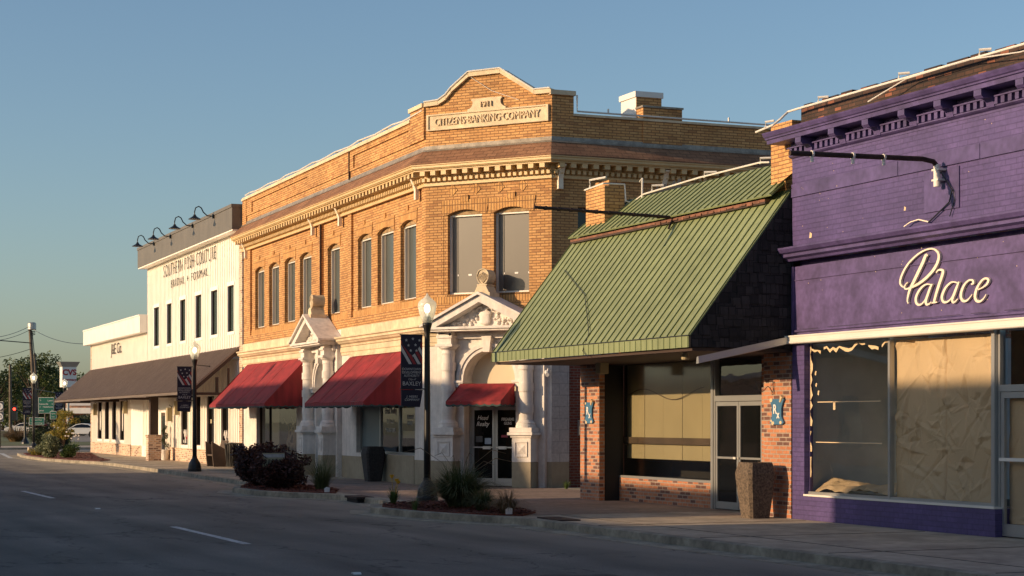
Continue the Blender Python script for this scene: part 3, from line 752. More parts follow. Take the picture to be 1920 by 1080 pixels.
# belt course
bl = MB()
pA = [(XL, 0), (pc1 - 1.7, 0)]; pB = [(pc1 + 1.7, 0), PA, loc(CF, cc - 1.60)]; pC = [loc(CF, cc + 1.62), PB, loc(SD, .5)]
for pth in (pA, pB, pC):
    bl.sweep(pth, [(0, 4.30), (.05, 4.30), (.05, 4.56), (0, 4.58)])
    bl.sweep(pth, [(0, 4.0), (.06, 4.0), (.08, 4.06), (.16, 4.09), (.20, 4.14), (.24, 4.16), (.24, 4.22), (.29, 4.25), (.29, 4.29), (0, 4.299)])
    bl.sweep(pth, [(0, 3.74), (.04, 3.74), (.04, 3.82), (.07, 3.83), (.07, 3.98), (0, 3.999)])
bl.build('belt_course', M['stone_yel'], bank)
portal(bank, ST, bank, pc1); portal(bank, CF, bank, cc, door=True)
# corner door
dl, dr = cc - .77, cc + .77
fr_ = MB().box(dl, dl + .06, .12, .2, 0, 2.4).box(dr - .06, dr, .12, .2, 0, 2.4).box(dl + .06, dr - .06, .12, .2, 2.12, 2.2).box(dl, dr, .11, .2, 2.38, 2.5)
dfo = fr_.build('door_frame', M['alu'], bank, CF)
for s, a, b in ((0, dl + .065, cc - .01), (1, cc + .01, dr - .065)):
    dd = MB().box(a, a + .07, .13, .17, .02, 2.11).box(b - .07, b, .13, .17, .02, 2.11).box(a + .07, b - .07, .13, .17, .02, .22).box(a + .07, b - .07, .13, .17, 2.02, 2.11).build('door', M['alu'], bank, CF)
    MB().box(a + .07, b - .07, .145, .155, .22, 2.02).build('pane', M['dark_glass'], dd)
    hb = MB().box(a + .05, b - .05, .09, .12, 1.02, 1.05)
    hb.box((a + b) / 2 - .10 + (.12 if s == 0 else -.12), (a + b) / 2 + .12 + (.12 if s == 0 else -.12), .07, .125, .985, 1.065); hb.build('push_bar', M['white_metal'], dd)
xm = (dl + cc) / 2
text('Head\nRealty', .17, bank, CF, xm, 1.73, .140, M['white'], shear=.35, extr=.002, xs=.9)
xm2 = (dr + cc) / 2
text('FIREARMS\nGUNS', .11, bank, CF, xm2, 1.72, .140, M['white'], extr=.002, xs=.8, bold=.002)
MB().box(xm - .2, xm + .0, .141, .144, 1.17, 1.33).build('notice', plain('grey_paper', (.12, .11, .1)), bank, CF)
MB().box(xm + .07, xm + .26, .141, .144, 1.12, 1.28).build('notice', plain('blue_white_paper', (.35, .42, .5)), bank, CF)
MB().box(xm2 - .2, xm2 - .0, .141, .144, 1.3, 1.36).build('notice', M['petal_red'], bank, CF)
MB().box(xm2 + .14, xm2 + .3, .141, .144, 1.08, 1.17).build('notice', M['tan'], bank, CF)
MB().box(dl - .02, dr + .02, .21, .23, 0, 2.5).build('dark_lobby', M['void'], bank, CF)
# shop windows
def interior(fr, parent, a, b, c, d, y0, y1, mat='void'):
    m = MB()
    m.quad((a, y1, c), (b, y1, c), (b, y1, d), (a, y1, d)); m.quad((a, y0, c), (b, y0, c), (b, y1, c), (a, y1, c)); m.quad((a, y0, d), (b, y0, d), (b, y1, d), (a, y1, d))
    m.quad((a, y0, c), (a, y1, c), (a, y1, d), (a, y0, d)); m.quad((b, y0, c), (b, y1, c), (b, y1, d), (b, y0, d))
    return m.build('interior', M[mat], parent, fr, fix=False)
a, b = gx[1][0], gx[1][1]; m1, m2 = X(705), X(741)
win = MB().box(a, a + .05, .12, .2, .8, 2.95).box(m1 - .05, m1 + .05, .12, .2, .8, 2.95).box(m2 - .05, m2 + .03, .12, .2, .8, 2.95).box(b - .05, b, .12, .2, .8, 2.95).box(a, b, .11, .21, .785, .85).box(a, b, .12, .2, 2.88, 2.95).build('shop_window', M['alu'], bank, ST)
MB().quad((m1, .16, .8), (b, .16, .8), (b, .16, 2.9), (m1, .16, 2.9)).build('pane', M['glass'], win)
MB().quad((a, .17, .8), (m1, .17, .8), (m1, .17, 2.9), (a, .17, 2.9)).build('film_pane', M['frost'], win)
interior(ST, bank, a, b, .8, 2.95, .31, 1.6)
xm = (m1 + m2) / 2; xn = (m2 + b) / 2
text('Head Realty', .27, bank, ST, xm, 2.02, .155, M['white'], xs=.82, extr=.002)
text('75 S. Main St.', .15, bank, ST, xm, 1.72, .155, M['white'], xs=.9, extr=.002)
text('912-367-2870', .17, bank, ST, xm, 1.46, .155, M['white'], xs=.9, extr=.002)
text('FIREARMS\nOUTLET', .18, bank, ST, xn, 1.75, .155, M['white'], xs=.75, extr=.002)
MB().box(m2 + .1, b - .1, .20, .204, 1.25, 1.45).box(m2 + .1, b - .1, .20, .204, 1.95, 2.2).build('window_poster', M['blind'], bank, ST)
a, b = gx[0][0], gx[0][1]; m1 = X(499)
win = MB().box(a, a + .05, .12, .2, .2, 3.3).box(m1 - .03, m1 + .03, .12, .2, .2, 3.3).box(b - .05, b, .12, .2, .2, 3.3).box(a, b, .11, .21, .5, .58).box(a, b, .12, .2, 3.22, 3.3).build('shop_window', M['dark_wood'], bank, ST)
MB().quad((a, .16, .5), (b, .16, .5), (b, .16, 3.3), (a, .16, 3.3)).build('pane', M['glass'], win)
interior(ST, bank, a, b, .3, 3.3, .31, 1.4, 'dark_wood')
MB().box(a, b, .02, .3, .15, .5).build('stall_riser', M['tan'], bank, ST)
# display: crumpled tan drapes and branches behind the glass
dg = MB()
for i in range(26):
    x = random.uniform(m1 + .5, b - .2); p = [(x, .7, .6)]
    for q in range(4): p.append((p[-1][0] + random.uniform(-.25, .25), .7 + random.uniform(-.1, .1), p[-1][2] + random.uniform(.15, .4)))
    dg.tube(p, [.05, .045, .035, .02, .01], 5)
dg.build('window_display', M['paper'], bank, ST)
MB().box(a + .1, m1 - .1, .5, .52, .6, 2.4).build('window_display', M['blind'], bank, ST)
# awnings
awning(bank, ST, X(466.5), X(578), 3.80, 1.42, 2.31, -.05); awning(bank, ST, X(659.5), X(778), 3.66, 1.42, 2.26, -.05)
x0, z0 = CF.at(863, 719.6, -.28); x1, _ = CF.at(965, 719.6, -.28)
awning(bank, CF, x0, x1, z0, .75, 2.24, -.28, val=.12)
MB().box(X(660), X(778), -.075, -.03, 3.67, 3.735).build('awning_head', M['stone_yel'], bank, ST)
tag(MB().box(-.16, .10, -.5, -.35, -.0, .09).build('camera_housing', M['white'], bank), None) if False else None

# ================================================================== GREEN ROOFED SHOP
GS = Fr(-37.5, 17.5, 0.0)
shop = thing('corner_shop', 'small brick shop under a big ribbed green metal roof with dark shake cheek', 'building', (-37.5, 17.5, 0), 0)
GX = lambda px, y=0.0: GS.X(px, y)
W = 8.86
# roof: slope from the wall down to the eave
def ribbed(parent, name, xa, xb, ya, za, yb, zb, sp, mat, ribmat, rw=.02, rh=.03, th=.03, wob=.0):
    m = MB(); n = int((xb - xa) / sp)
    d = Vector((0, yb - ya, zb - za)); L = d.length; d.normalize(); nrm = Vector((0, -d.z, d.y)) if -d.z > 0 and d.y < 0 else Vector((0, d.z, -d.y))
    if nrm.z < 0: nrm = -nrm
    A0 = Vector((0, ya, za)); B0 = Vector((0, yb, zb))
    def sl(mb, x0, x1, h0, h1):
        P = []
        for x in (x0, x1):
            for q in (A0, B0):
                for h in (h0, h1): v = q + nrm * h; P.append((x, v.y, v.z))
        mb.add(P, [(0, 1, 3, 2), (4, 6, 7, 5), (0, 2, 6, 4), (1, 5, 7, 3), (0, 4, 5, 1), (2, 3, 7, 6)])
    sl(m, xa, xb, -th, 0)
    o = m.build(name, mat, parent)
    r = MB()
    for i in range(n + 1):
        x = xa + .02 + (xb - xa - .04) * i / n + random.uniform(-wob, wob)
        sl(r, x - rw / 2, x + rw / 2, .001, rh); 
    r.build('roof_ribs', ribmat, o)
    return o
ribbed(shop, 'roof', -.16, W - .02, .02, 5.86, -2.03, 3.235, .27, M['green_roof'], M['green_dk'], rw=.011, rh=.022, wob=.008)
ribbed(shop, 'upper_roof', -.05, GX(1452, -.2), .72, 6.56, -.28, 5.78, .27, M['green_roof'], M['green_dk'], rw=.011, rh=.022, wob=.008)
f = MB().box(-.16, W - .02, -2.055, -2.04, 3.02, 3.215)
fa = f.build('fascia', M['green_roof'], shop)
r = MB(); n = 40
for i in range(n + 1): x = -.15 + (W + .11) * i / n; r.box(x - .006, x + .006, -2.063, -2.0555, 3.02, 3.21)
r.build('fascia_ribs', M['green_dk'], fa)
MB().box(-.16, W - .02, -2.062, -2.03, 3.216, 3.236).build('eave_strip', M['black'], shop)
m = MB(); xa, xb = -.05, GX(1452, -.2)
m.box(xa, xb - .3, -.22, -.10, 5.69, 5.735)
for i in range(18): x = xa + (xb - xa) * (.45 + .5 * i / 18); m.box(x, x + .20, -.235 + random.uniform(-.01, .01), -.222, 5.675 + random.uniform(-.01, .02), 5.715)
m.build('exposed_purlin', M['raw_wood'], shop); MB().box(xa, xb - .3, -.215, -.12, 5.655, 5.689).build('purlin_gap_shadow', M['dark_wood'], shop)  # dark strip stands in for the shadow gap under the purlin
# bent loose sheet at the right end of the upper roof
MB().quad((xb, -.28, 5.80), (xb + .28, -.3, 5.92), (xb + .22, .3, 6.35), (xb - .0, .2, 6.25)).build('bent_roof_sheet', M['green_roof'], shop)
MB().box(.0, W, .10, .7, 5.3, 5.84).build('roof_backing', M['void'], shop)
MB().prism([(0, 0), (0, 1), (1, 0)], 0, 1) if False else None
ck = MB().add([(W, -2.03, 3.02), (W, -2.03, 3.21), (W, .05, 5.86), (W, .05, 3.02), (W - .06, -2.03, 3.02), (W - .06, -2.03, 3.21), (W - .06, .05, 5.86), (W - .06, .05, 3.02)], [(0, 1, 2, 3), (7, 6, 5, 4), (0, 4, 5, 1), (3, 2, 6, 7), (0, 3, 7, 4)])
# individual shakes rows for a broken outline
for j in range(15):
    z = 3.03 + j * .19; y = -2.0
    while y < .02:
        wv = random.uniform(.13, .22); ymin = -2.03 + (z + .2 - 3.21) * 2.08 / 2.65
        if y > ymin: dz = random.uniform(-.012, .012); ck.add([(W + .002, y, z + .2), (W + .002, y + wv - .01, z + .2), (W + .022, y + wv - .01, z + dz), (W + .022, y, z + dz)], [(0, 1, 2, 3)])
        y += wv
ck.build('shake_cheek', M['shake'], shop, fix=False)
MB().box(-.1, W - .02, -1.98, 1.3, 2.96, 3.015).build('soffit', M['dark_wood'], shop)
# brick piers and storefront
RC = .5
MB().box(0.02, GX(1123.5) - .03, .132, RC + .1, 0, 2.95).build('dark_recess_block', M['void'], shop)  # near-black block, the dark of the recess put into its colour
pl0, pl1 = 0.0, GX(1123.5); pr0 = GX(1432)
MB().box(pl0, pl1, 0, .13, 0, 2.955).build('brick_pier', M['shop_brick'], shop)
MB().box(pr0, W, 0, .45, 0, 2.955).build('brick_pier', M['shop_brick'], shop)
dr0 = GX(1338, RC)
sillz = GS.Z(1334, 906, RC); print('sill', sillz, 'W', GX(1487), 'dr', dr0)
MB().box(pl1 - .03, dr0, RC, RC + .2, 0, sillz).build('low_brick_wall', M['shop_brick'], shop)
wx0, wx1 = GX(1154, RC), dr0
win = MB().box(wx0, wx0 + .05, RC, RC + .1, sillz, 2.95).box(wx0, wx1, RC - .01, RC + .1, sillz, sillz + .05).box(wx1 - .09, wx1 + .0, RC - .02, RC + .12, 0.0, 2.95).build('shop_window', M['alu'], shop)
MB().quad((wx0 + .05, RC + .05, sillz + .05), (wx1 - .09, RC + .05, sillz + .05), (wx1 - .09, RC + .05, 2.95), (wx0 + .05, RC + .05, 2.95)).build('pane', M['glass_dusty'], win)
bl = MB(); n = 5
for i in range(n):
    a = wx0 + .06 + (wx1 - .12 - wx0) * i / n; b = wx0 + .06 + (wx1 - .12 - wx0) * (i + 1) / n
    bl.box(a + .006, b - .006, RC + .25 + .004 * (i % 2), RC + .26 + .004 * (i % 2), sillz + .42, 2.95)
bl.build('blind', M['blind'], shop)
MB().box(wx0, wx1 - .1, RC + .18, RC + .22, sillz + .74, sillz + .88).build('window_shelf', M['bench_wood'], shop)
wire = MB().tube([(wx0 + .2 + i * .2, RC + .22, 2.30 + .12 * math.sin(i * .45)) for i in range(int((wx1 - wx0 - .6) / .2))], .008, 4).build('hanging_wire', M['bench_wood'], shop)
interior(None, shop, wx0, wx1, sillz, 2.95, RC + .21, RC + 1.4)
# doors
d0, d1 = dr0 + .0, GX(1432, RC)
d1 = max(d1, d0 + 1.6)
fr_ = MB().box(d0, d0 + .06, RC, RC + .1, 0, 2.95).box(d1 - .06, d1, RC, RC + .1, 0, 2.95).box(d0 + .06, d1 - .06, RC - .01, RC + .1, 2.12, 2.23).build('door_frame', M['alu'], shop)
MB().quad((d0, RC + .07, 2.2), (d1, RC + .07, 2.2), (d1, RC + .07, 2.95), (d0, RC + .07, 2.95)).build('transom', M['glass'], fr_)
dm_ = (d0 + d1) / 2
for a, b in ((d0 + .065, dm_ - .005), (dm_ + .005, d1 - .065)):
    dd = MB().box(a, a + .065, RC + .01, RC + .06, .02, 2.11).box(b - .065, b, RC + .01, RC + .06, .02, 2.11).box(a + .065, b - .065, RC + .01, RC + .06, .02, .16).box(a + .065, b - .065, RC + .01, RC + .06, 2.03, 2.11).box(a + .065, b - .065, RC + .005, RC + .06, 1.0, 1.04).build('door', M['alu'], shop)
    MB().quad((a + .06, RC + .035, .15), (b - .06, RC + .035, .15), (b - .06, RC + .035, 2.05), (a + .06, RC + .035, 2.05)).build('pane', M['dark_glass'], dd)
    MB().box(b - .14 if a < dm_ - .2 else a + .03, b - .05 if a < dm_ - .2 else a + .05, RC - .03, RC, 1.0, 1.04).build('handle', M['white_metal'], dd)
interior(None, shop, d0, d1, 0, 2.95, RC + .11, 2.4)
MB().box(d1, W, .455, 1.3, 0, 2.955).build('recess_wall', M['shop_brick'], shop)
# upper brick piers either side of the roof, conduits
MB().box(GX(1097), GX(1132), .02, .50, 5.4, 6.82).build('roof_pier', M['buff'], shop)
MB().box(GX(1097) + .1, GX(1132) - .15, .2, .5, 6.83, 6.97).build('roof_pier_cap', M['buff'], shop)
MB().box(GX(1443), W - .02, .03, .6, 5.86, 7.1).build('roof_pier', M['buff'], shop)
MB().box(.1, W, .75, .95, 5.5, 6.50).box(0, W, .95, 14, 3.2, 5.9).box(0, W, 2.6, 13.9, 0, 3.2).build('rear_block', M['old_red'], shop)
cd = MB(); a, b = GX(1097), GX(1132); z = 6.84
cd.tube([(a - .02, 0, z - .02), (b, 0, z + .02), (b + .0, .5, z + .02), (b + .02, .52, 6.50), (b + .05, .66, 6.46)], .020, 6)
cd.tube([(a + .25, .0, z), (a + .25, 0, z + .17), (b - .1, .1, z + .17)], .022, 5)
cd.tube([(b + .05, .66, 6.46), (1.7, .70, 6.60), (4.2, .70, 6.66), (6.6, .70, 6.66), (GX(1443, .7) , .70, 6.62)], .018, 6)
for x in (2.1, 4.4, 6.6): cd.tube([(x, .7, 6.63), (x, .7, 6.74), (x + .15, .9, 6.74)], .022, 5)
cd.tube([(b + .45, .70, 6.5), (b + .45, .70, 6.95), (b + .25, .75, 6.9)], .022, 5)
cd.build('conduit', M['white_metal'], shop)
# tattered tarp on the parapet
tp = MB()
for i in range(12):
    x = 1.35 + i * .13; tp.quad((x, .97, 6.4), (x + .13, .97, 6.4), (x + .13, .97, 6.75 + random.uniform(-.08, .08)), (x, .97, 6.75 + random.uniform(-.08, .08)))
tp.build('roof_tarp', M['black'], shop, fix=False)
# cable drooping over the roof
cb = MB(); P = []
for px, py, t in ((1060, 490, .34), (1075, 540, .45), (1098, 590, .60), (1103, 640, .80), (1106, 655, .93)):
    y = .02 - 2.05 * t; z = 5.86 - 2.625 * t; x = GS.X(px, y); P.append((x, y - .02, z + .035))
cb.tube(P + [(P[-1][0] + .1, -2.09, 3.1), (P[-1][0] + .3, -2.08, 2.98)], .008, 4); cb.build('roof_cable', M['black'], shop)

# old sign pipe sticking out over the green roof
sp = thing('sign_pipe', 'dark iron sign pole sticking out over the green metal roof', 'sign pole', (-37.5 + GX(1285, .0), 17.5, 0))
bx = GX(1262, -.2)
sp.location = (-37.5 + bx, 17.3, 5.75)
y1 = None
# outward reach so that the tip lies at px 1003
best = min(((abs(GS.X(1003, -t) - (bx - .0)), t) for t in [i * .05 for i in range(20, 140)]))
reach = best[1]; zt = GS.Z(1003, 388, -reach); zb = GS.Z(1262, 408, -.2)
MB().tube([(0, .15, zb - 5.75), (0, -reach + .2, zt - 5.75)], .032, 8).build('pole', M['rust'], sp)
mm = MB()
for i in range(10): t = .1 + .1 * i * .9; mm.tube([(0, -(reach - .2) * t, zb - 5.75 + (zt - zb) * t), (.0, -(reach - .2) * t - .05, zb - 5.75 + (zt - zb) * t)], .045, 6)
mm.build('clamp_bands', M['rust'], sp)
MB().tube([(0, .1, zb - 5.75), (.02, -.05, zb - 5.85), (0.03, -.12, zb - 5.98)], .022, 6).build('brace', M['rust'], sp)
print('sign pipe reach', reach, zt, zb)

# Rx mortar signs
def rx(name_lab, px, py, w_, h_):
    x, z = GS.at(px, py, -.03); t = thing('pharmacy_sign', name_lab, 'sign', (-37.5 + x, 17.47, z))
    o = [(-.32, .5), (.32, .5), (.26, .36), (.20, .15), (.20, -.2), (.30, -.42), (.22, -.5), (-.22, -.5), (-.30, -.42), (-.20, -.2), (-.20, .15), (-.26, .36)]
    o = [(a * w_ * 1.75, b * h_) for a, b in o][::-1]
    b = MB().prism(o, -.012, .02).build('board', M['blue'], t)
    MB().tube([(w_ * .28, -.01, h_ * .38), (w_ * .45, -.01, h_ * .6)], [.025, .04], 8).build('pestle', M['peel'], t)
    pm = MB()
    for (a, c, s) in ((-.30, .45, .07), (-.2, -.45, .06), (.22, -.42, .055), (-.28, -.36, .04)):
        pm.prism([(a * w_ * 1.4 + s * math.cos(k * 1.05) * random.uniform(.6, 1), c * h_ + s * .7 * math.sin(k * 1.05) * random.uniform(.7, 1)) for k in range(6)], -.016, -.0125)
    pm.build('peeling_patch', M['peel'], t)
    text('R', h_ * .5, t, None, -w_ * .10, h_ * .08, -.018, M['white'], extr=.004, bold=.006, xs=.9)
    text('x', h_ * .42, t, None, w_ * .14, -h_ * .12, -.018, M['white'], extr=.004, bold=.006, xs=.9)
rx('blue mortar shaped Rx board on the brick pier left of the shop window', 1104.5, 774, .44, .46)
rx('blue mortar shaped Rx board peeling on the brick pier beside the glass doors', 1457, 772, .46, .46)
# scroll bracket
x, z = GS.at(1434, 716, -.02); sb_ = thing('scroll_bracket', 'small black wrought iron scroll bracket above the peeling Rx board', 'bracket', (-37.5 + x + .1, 17.48, z)); sb_.scale = (.7, .7, .7)
MB().tube([(0.30, -.02, .02), (.31, -.02, -.34)], .012, 5).build('wall_bar', M['black'], sb_)
MB().tube([(.30, -.02, .01), (.2, -.22, .01), (.10, -.4, .0)], .010, 5).tube([(.3 - .03 * i - .02 * math.sin(i * 1.2), -.02 - .05 * i, -.30 + .12 * math.sin(i * .9) + .03 * i) for i in range(9)], .010, 5).build('scroll', M['black'], sb_)
# wall speaker under the eave and security camera
x, z = GS.at(1129, 686, -.35)
s_ = thing('wall_lamp', 'pale box shaped fitting hanging under the green eave beside the left brick pier', 'light fitting', (-37.5 + x, 17.15, z)); MB().box(-.12, .12, -.1, .1, -.17, .17).build('housing', M['blind'], s_, bevel=.015); MB().box(-.03, .03, -.03, .03, .17, .30).build('bracket', M['alu'], s_)
x, z = GS.at(1285, 662, -1.6)
s_ = thing('eave_light', 'small cream lamp fixed under the middle of the green eave', 'light fitting', (-37.5 + x, 15.9, 2.955)); MB().lathe([(.05, 0), (.06, -.03), (.075, -.1), (.06, -.12)], 0, 0, 12).build('housing', M['blind'], s_)
v = loc(SD, .05, -.2)
c_ = thing('security_camera', 'white security camera on the corner of the bank next to the alley', 'camera', (Bp[0] + .02, Bp[1] - .05, 2.97), 0)
MB().tube([(0, 0, .1), (.12, -.12, .1), (.15, -.15, .02)], .02, 6).build('arm', M['white'], c_); MB().tube([(.02, -.12, .03), (.34, -.24, -.05)], .05, 10).build('body', M['white'], c_)
MB().tube([(.3, -.22, -.04), (.36, -.245, -.055)], .055, 10).build('hood', M['white'], c_)

# ================================================================== PURPLE BUILDING
PS = Fr(-28.6, 17.5, 0.0)
pal = thing('purple_theatre_front', 'deep purple painted shopfront with a bracketed cornice and cream script lettering', 'building', (-28.6, 17.5, 0))
PX = lambda px, y=0.0: PS.X(px, y)
E = 16.0
x1 = PX(1508); ws, we = PX(1519, .12), PX(1866, .12)
MB().box(0, x1, 0, .18, 0, 3.10).build('brick_pier', M['purple_brick'], pal)
MB().box(x1, PX(1866), .0, .40, 0, .42).build('low_wall', M['purple_brick'], pal)
MB().box(x1, PX(1866), -.02, .14, .422, .455).build('sill', M['white_metal'], pal)
mu = PX(1671, .12)
win = MB().box(ws - .04, ws, .08, .16, .455, 3.1).box(mu - .025, mu + .03, .07, .16, .455, 3.1).box(we - .02, we + .06, .06, .16, 0, 3.1).box(ws, we - .02, .08, .16, .4555, .50).build('shop_window', M['alu'], pal)
MB().box(x1, max(x1 + .02, ws - .04), .1, .16, .456, 3.1).build('jamb', M['purple'], pal)
MB().quad((ws, .12, .5), (mu - .025, .12, .5), (mu - .025, .12, 3.1), (ws, .12, 3.1)).build('pane', M['glass'], win)
MB().quad((mu + .03, .12, .5), (we, .12, .5), (we, .12, 3.1), (mu + .03, .12, 3.1)).build('pane', glass('clear_shop_glass', refl=.02), win)
# peeling paint round the edge of the left pane
pe = MB()
pz = [.75 + i * .09 for i in range(27)]; pw_ = [random.choice([.015, .03, .05, .085]) + random.uniform(0, .02) for _ in range(27)]
for i in range(26):
    if i in (4, 9): continue
    pe.quad((ws, .112, pz[i]), (ws + pw_[i], .112, pz[i]), (ws + pw_[i + 1], .112, pz[i + 1]), (ws, .112, pz[i + 1]))
tz = [3.02 - .05 * math.sin(i * .7) - (.07 if 5 < i < 9 else 0) + random.uniform(-.02, .02) for i in range(25)]; tw = [random.uniform(.02, .07) for i in range(25)]
for i in range(24):
    if i in (3, 17, 21): continue
    xA, xB = ws + .06 + (mu - ws - .12) * i / 24, ws + .06 + (mu - ws - .12) * (i + 1) / 24
    pe.quad((xA, .112, tz[i] - tw[i]), (xB, .112, tz[i + 1] - tw[i + 1]), (xB, .112, tz[i + 1]), (xA, .112, tz[i]))
for x, z, l in ((.18, 2.35, .05), (.16, 2.55, .06), (.25, 2.2, .07)): pe.quad((ws + x, .112, z), (ws + x + .04, .112, z - .02), (ws + x + .06, .112, z + l), (ws + x + .02, .112, z + l))
pe.quad((ws + .25, .112, 2.06), (mu - .3, .112, 2.06), (mu - .3, .112, 2.075), (ws + .25, .112, 2.075)); pe.quad((ws + .2, .112, 1.36), (mu - .25, .112, 1.36), (mu - .25, .112, 1.375), (ws + .2, .112, 1.375))
pe.quad((ws + .75, .112, 1.93), (ws + .82, .112, 1.93), (ws + .82, .112, 2.07), (ws + .75, .112, 2.07))
pe.build('peeling_film', M['peel'], win, fix=False)
rm = MB(); y1 = 2.4
rm.quad((ws - .3, y1, .3), (mu + .6, y1, .3), (mu + .6, y1, 3.1), (ws - .3, y1, 3.1)).quad((ws - .3, .165, .45), (mu + .6, .165, .45), (mu + .6, y1, .45), (ws - .3, y1, .45))
rm.quad((ws - .1, .165, .45), (ws - .1, y1, .45), (ws - .1, y1, 3.1), (ws - .1, .165, 3.1)).quad((ws - .3, .165, 3.09), (ws - .3, y1, 3.09), (mu + .6, y1, 3.09), (mu + .6, .165, 3.09)); rm.quad((mu + .6, .42, .45), (mu + .6, y1, .45), (mu + .6, y1, 3.1), (mu + .6, .42, 3.1))
rmo = rm.build('interior', M['room'], pal, fix=False)
fx = PX(1582, 2.3); MB().box(fx - .16, fx + .16, 2.34, 2.38, 1.95, 2.5).build('wall_picture', M['black'], rmo); MB().box(fx - .12, fx + .12, 2.33, 2.34, 2.0, 2.45).build('picture_sheet', M['grey_band'], rmo)
cx_ = PX(1613, 2.3); MB().box(cx_ - .012, cx_ + .012, 2.37, 2.40, 1.4, 3.1).box(cx_ - .05, cx_ + .05, 2.35, 2.40, 1.25, 1.4).build('wall_conduit', M['alu'], rmo)
# crumpled paper
def crumple(name, xa, xb, za, zb, y, amp, parent, nx=34, nz=46, seams=()):
    from mathutils import noise
    rnd = random.Random(len(name) * 7 + nx); folds = []
    for _ in range(int(130 * (xb - xa) * (zb - za) / 6)):
        a = rnd.choice([rnd.gauss(.4, .5), rnd.gauss(1.5, .35), rnd.gauss(-.7, .5)]); L = rnd.uniform(.12, .55)
        folds.append((rnd.uniform(xa, xb), rnd.uniform(za, zb), math.cos(a), math.sin(a), L, rnd.uniform(.03, .11), rnd.choice([-1, 1, 1]) * rnd.uniform(.25, 1)))
    vs = []
    for j in range(nz + 1):
        for i in range(nx + 1):
            u, v = i / nx, j / nz; x, z = xa + (xb - xa) * u, za + (zb - za) * v
            h = .5 * noise.noise(Vector((x * 1.4, z * 1.4, y)))
            for fx_, fz_, c_, s_, L, wd_, am in folds:
                dx_, dz_ = x - fx_, z - fz_
                if abs(dx_) > .65 or abs(dz_) > .65: continue
                al = dx_ * c_ + dz_ * s_; ac = abs(-dx_ * s_ + dz_ * c_); wl = wd_ * (1 - min(1, abs(al) / L))
                if ac < wl: h += am * (wl - ac) / .11
            for s in seams: h -= .5 * math.exp(-((u - s) / .008) ** 2)
            vs.append((x, y + .0 - amp * h, z))
    m = MB().add(vs, [(j * (nx + 1) + i, j * (nx + 1) + i + 1, (j + 1) * (nx + 1) + i + 1, (j + 1) * (nx + 1) + i) for j in range(nz) for i in range(nx)])
    return m.build(name, M['paper'], parent, fix=False)
crumple('window_paper', mu + .035, we - .01, .46, 3.06, .20, .06, pal, 110, 130, seams=(.5,))
pp_ = MB(); from mathutils import noise as _n
vs = []; nx, ny = 40, 16
for j in range(ny + 1):
    for i in range(nx + 1):
        u, v = i / nx, j / ny; x = ws + .03 + (mu - ws - .05) * u; y = .20 + .9 * v
        h = .06 + .30 * math.sin(math.pi * v) ** .7 * (.25 + .8 * abs(u - .45)) + .09 * (_n.noise(Vector((x * 3, y * 4, 0))) + .6 * abs(_n.noise(Vector((x * 8, y * 8, 3)))))
        vs.append((x, y, .46 + max(0, h)))
pp_.add(vs, [(j * (nx + 1) + i, j * (nx + 1) + i + 1, (j + 1) * (nx + 1) + i + 1, (j + 1) * (nx + 1) + i) for j in range(ny) for i in range(nx)])
ppo = pp_.build('fallen_paper', M['paper'], None, fix=False); ppo.location = (-28.6, 17.5, 0); tag(ppo, 'crumpled brown paper lying on the floor behind the clear purple shop window', 'paper')
# door
q0 = we + .065; q1 = q0 + 1.05
fr_ = MB().box(q0, q0 + .05, .12, .22, 0, 3.1).box(q1, q1 + .07, .12, .22, 0, 3.1).box(q0 + .05, q1, .11, .22, 2.18, 2.28).build('door_frame', M['alu'], pal)
MB().quad((q0 + .05, .18, 2.28), (q1, .18, 2.28), (q1, .18, 3.1), (q0 + .05, .18, 3.1)).build('transom', M['glass'], fr_)
a, b = q0 + .055, q1 - .005
dd = MB().box(a, a + .08, .13, .18, .02, 2.175).box(b - .08, b, .13, .18, .02, 2.175).box(a + .08, b - .08, .13, .18, .02, .2).box(a + .08, b - .08, .13, .18, 2.08, 2.175).build('door', M['alu'], pal)
MB().quad((a + .08, .155, .2), (b - .08, .155, .2), (b - .08, .155, 2.08), (a + .08, .155, 2.08)).build('pane', M['glass'], dd)
MB().box(a + .02, b - .05, .08, .12, 1.14, 1.19).build('push_bar', M['white_metal'], dd)
crumple('door_paper', a + .04, b - .08, .2, 2.08, .26, .03, pal, 20, 34)
interior(None, pal, q0, q1 + .1, 0, 3.1, .36, 2.2)
MB().box(q1 + .07, E, .02, .3, 0, 3.1).build('shop_wall', M['purple_brick'], pal)
# band, fascia, cornices
MB().sweep([(-.06, 0), (E, 0)], [(-.05, 3.10), (.13, 3.10), (.145, 3.115), (.145, 3.14), (.13, 3.15), (.13, 3.215), (.15, 3.22), (.15, 3.245), (-.05, 3.245)]).build('metal_band', M['white_metal'], pal)
fs = MB().box(0, E, .02, .3, 3.245, 4.47).box(0, E, .16, .3, 4.471, 4.57)
fs.box(0, .06, -.02, .02, 3.25, 4.47)
fs.sweep([(.10, .02), (E, .02)], [(0, 3.30), (.05, 3.31), (.05, 3.34), (0, 3.35)])
fs.box(.06, E, -.0, .02, 4.22, 4.235)
fs.build('name_fascia', M['purple_fade'], pal)
g_ = MB()
for i in range(14):
    x = .4 + i * .8; g_.box(x, x + random.uniform(.3, .8), -.034, -.03, 3.345 + .004 * i, 3.352 + .004 * i)
g_.build('fascia_crack', M['void'], pal)
MB().sweep([(-.28, 0), (-.0, 0), (E, 0)], [(0, 4.56), (.10, 4.56), (.12, 4.60), (.20, 4.63), (.20, 4.68), (.26, 4.70), (.30, 4.76), (.30, 4.79), (0, 4.83)]).build('middle_cornice', M['purple'], pal)
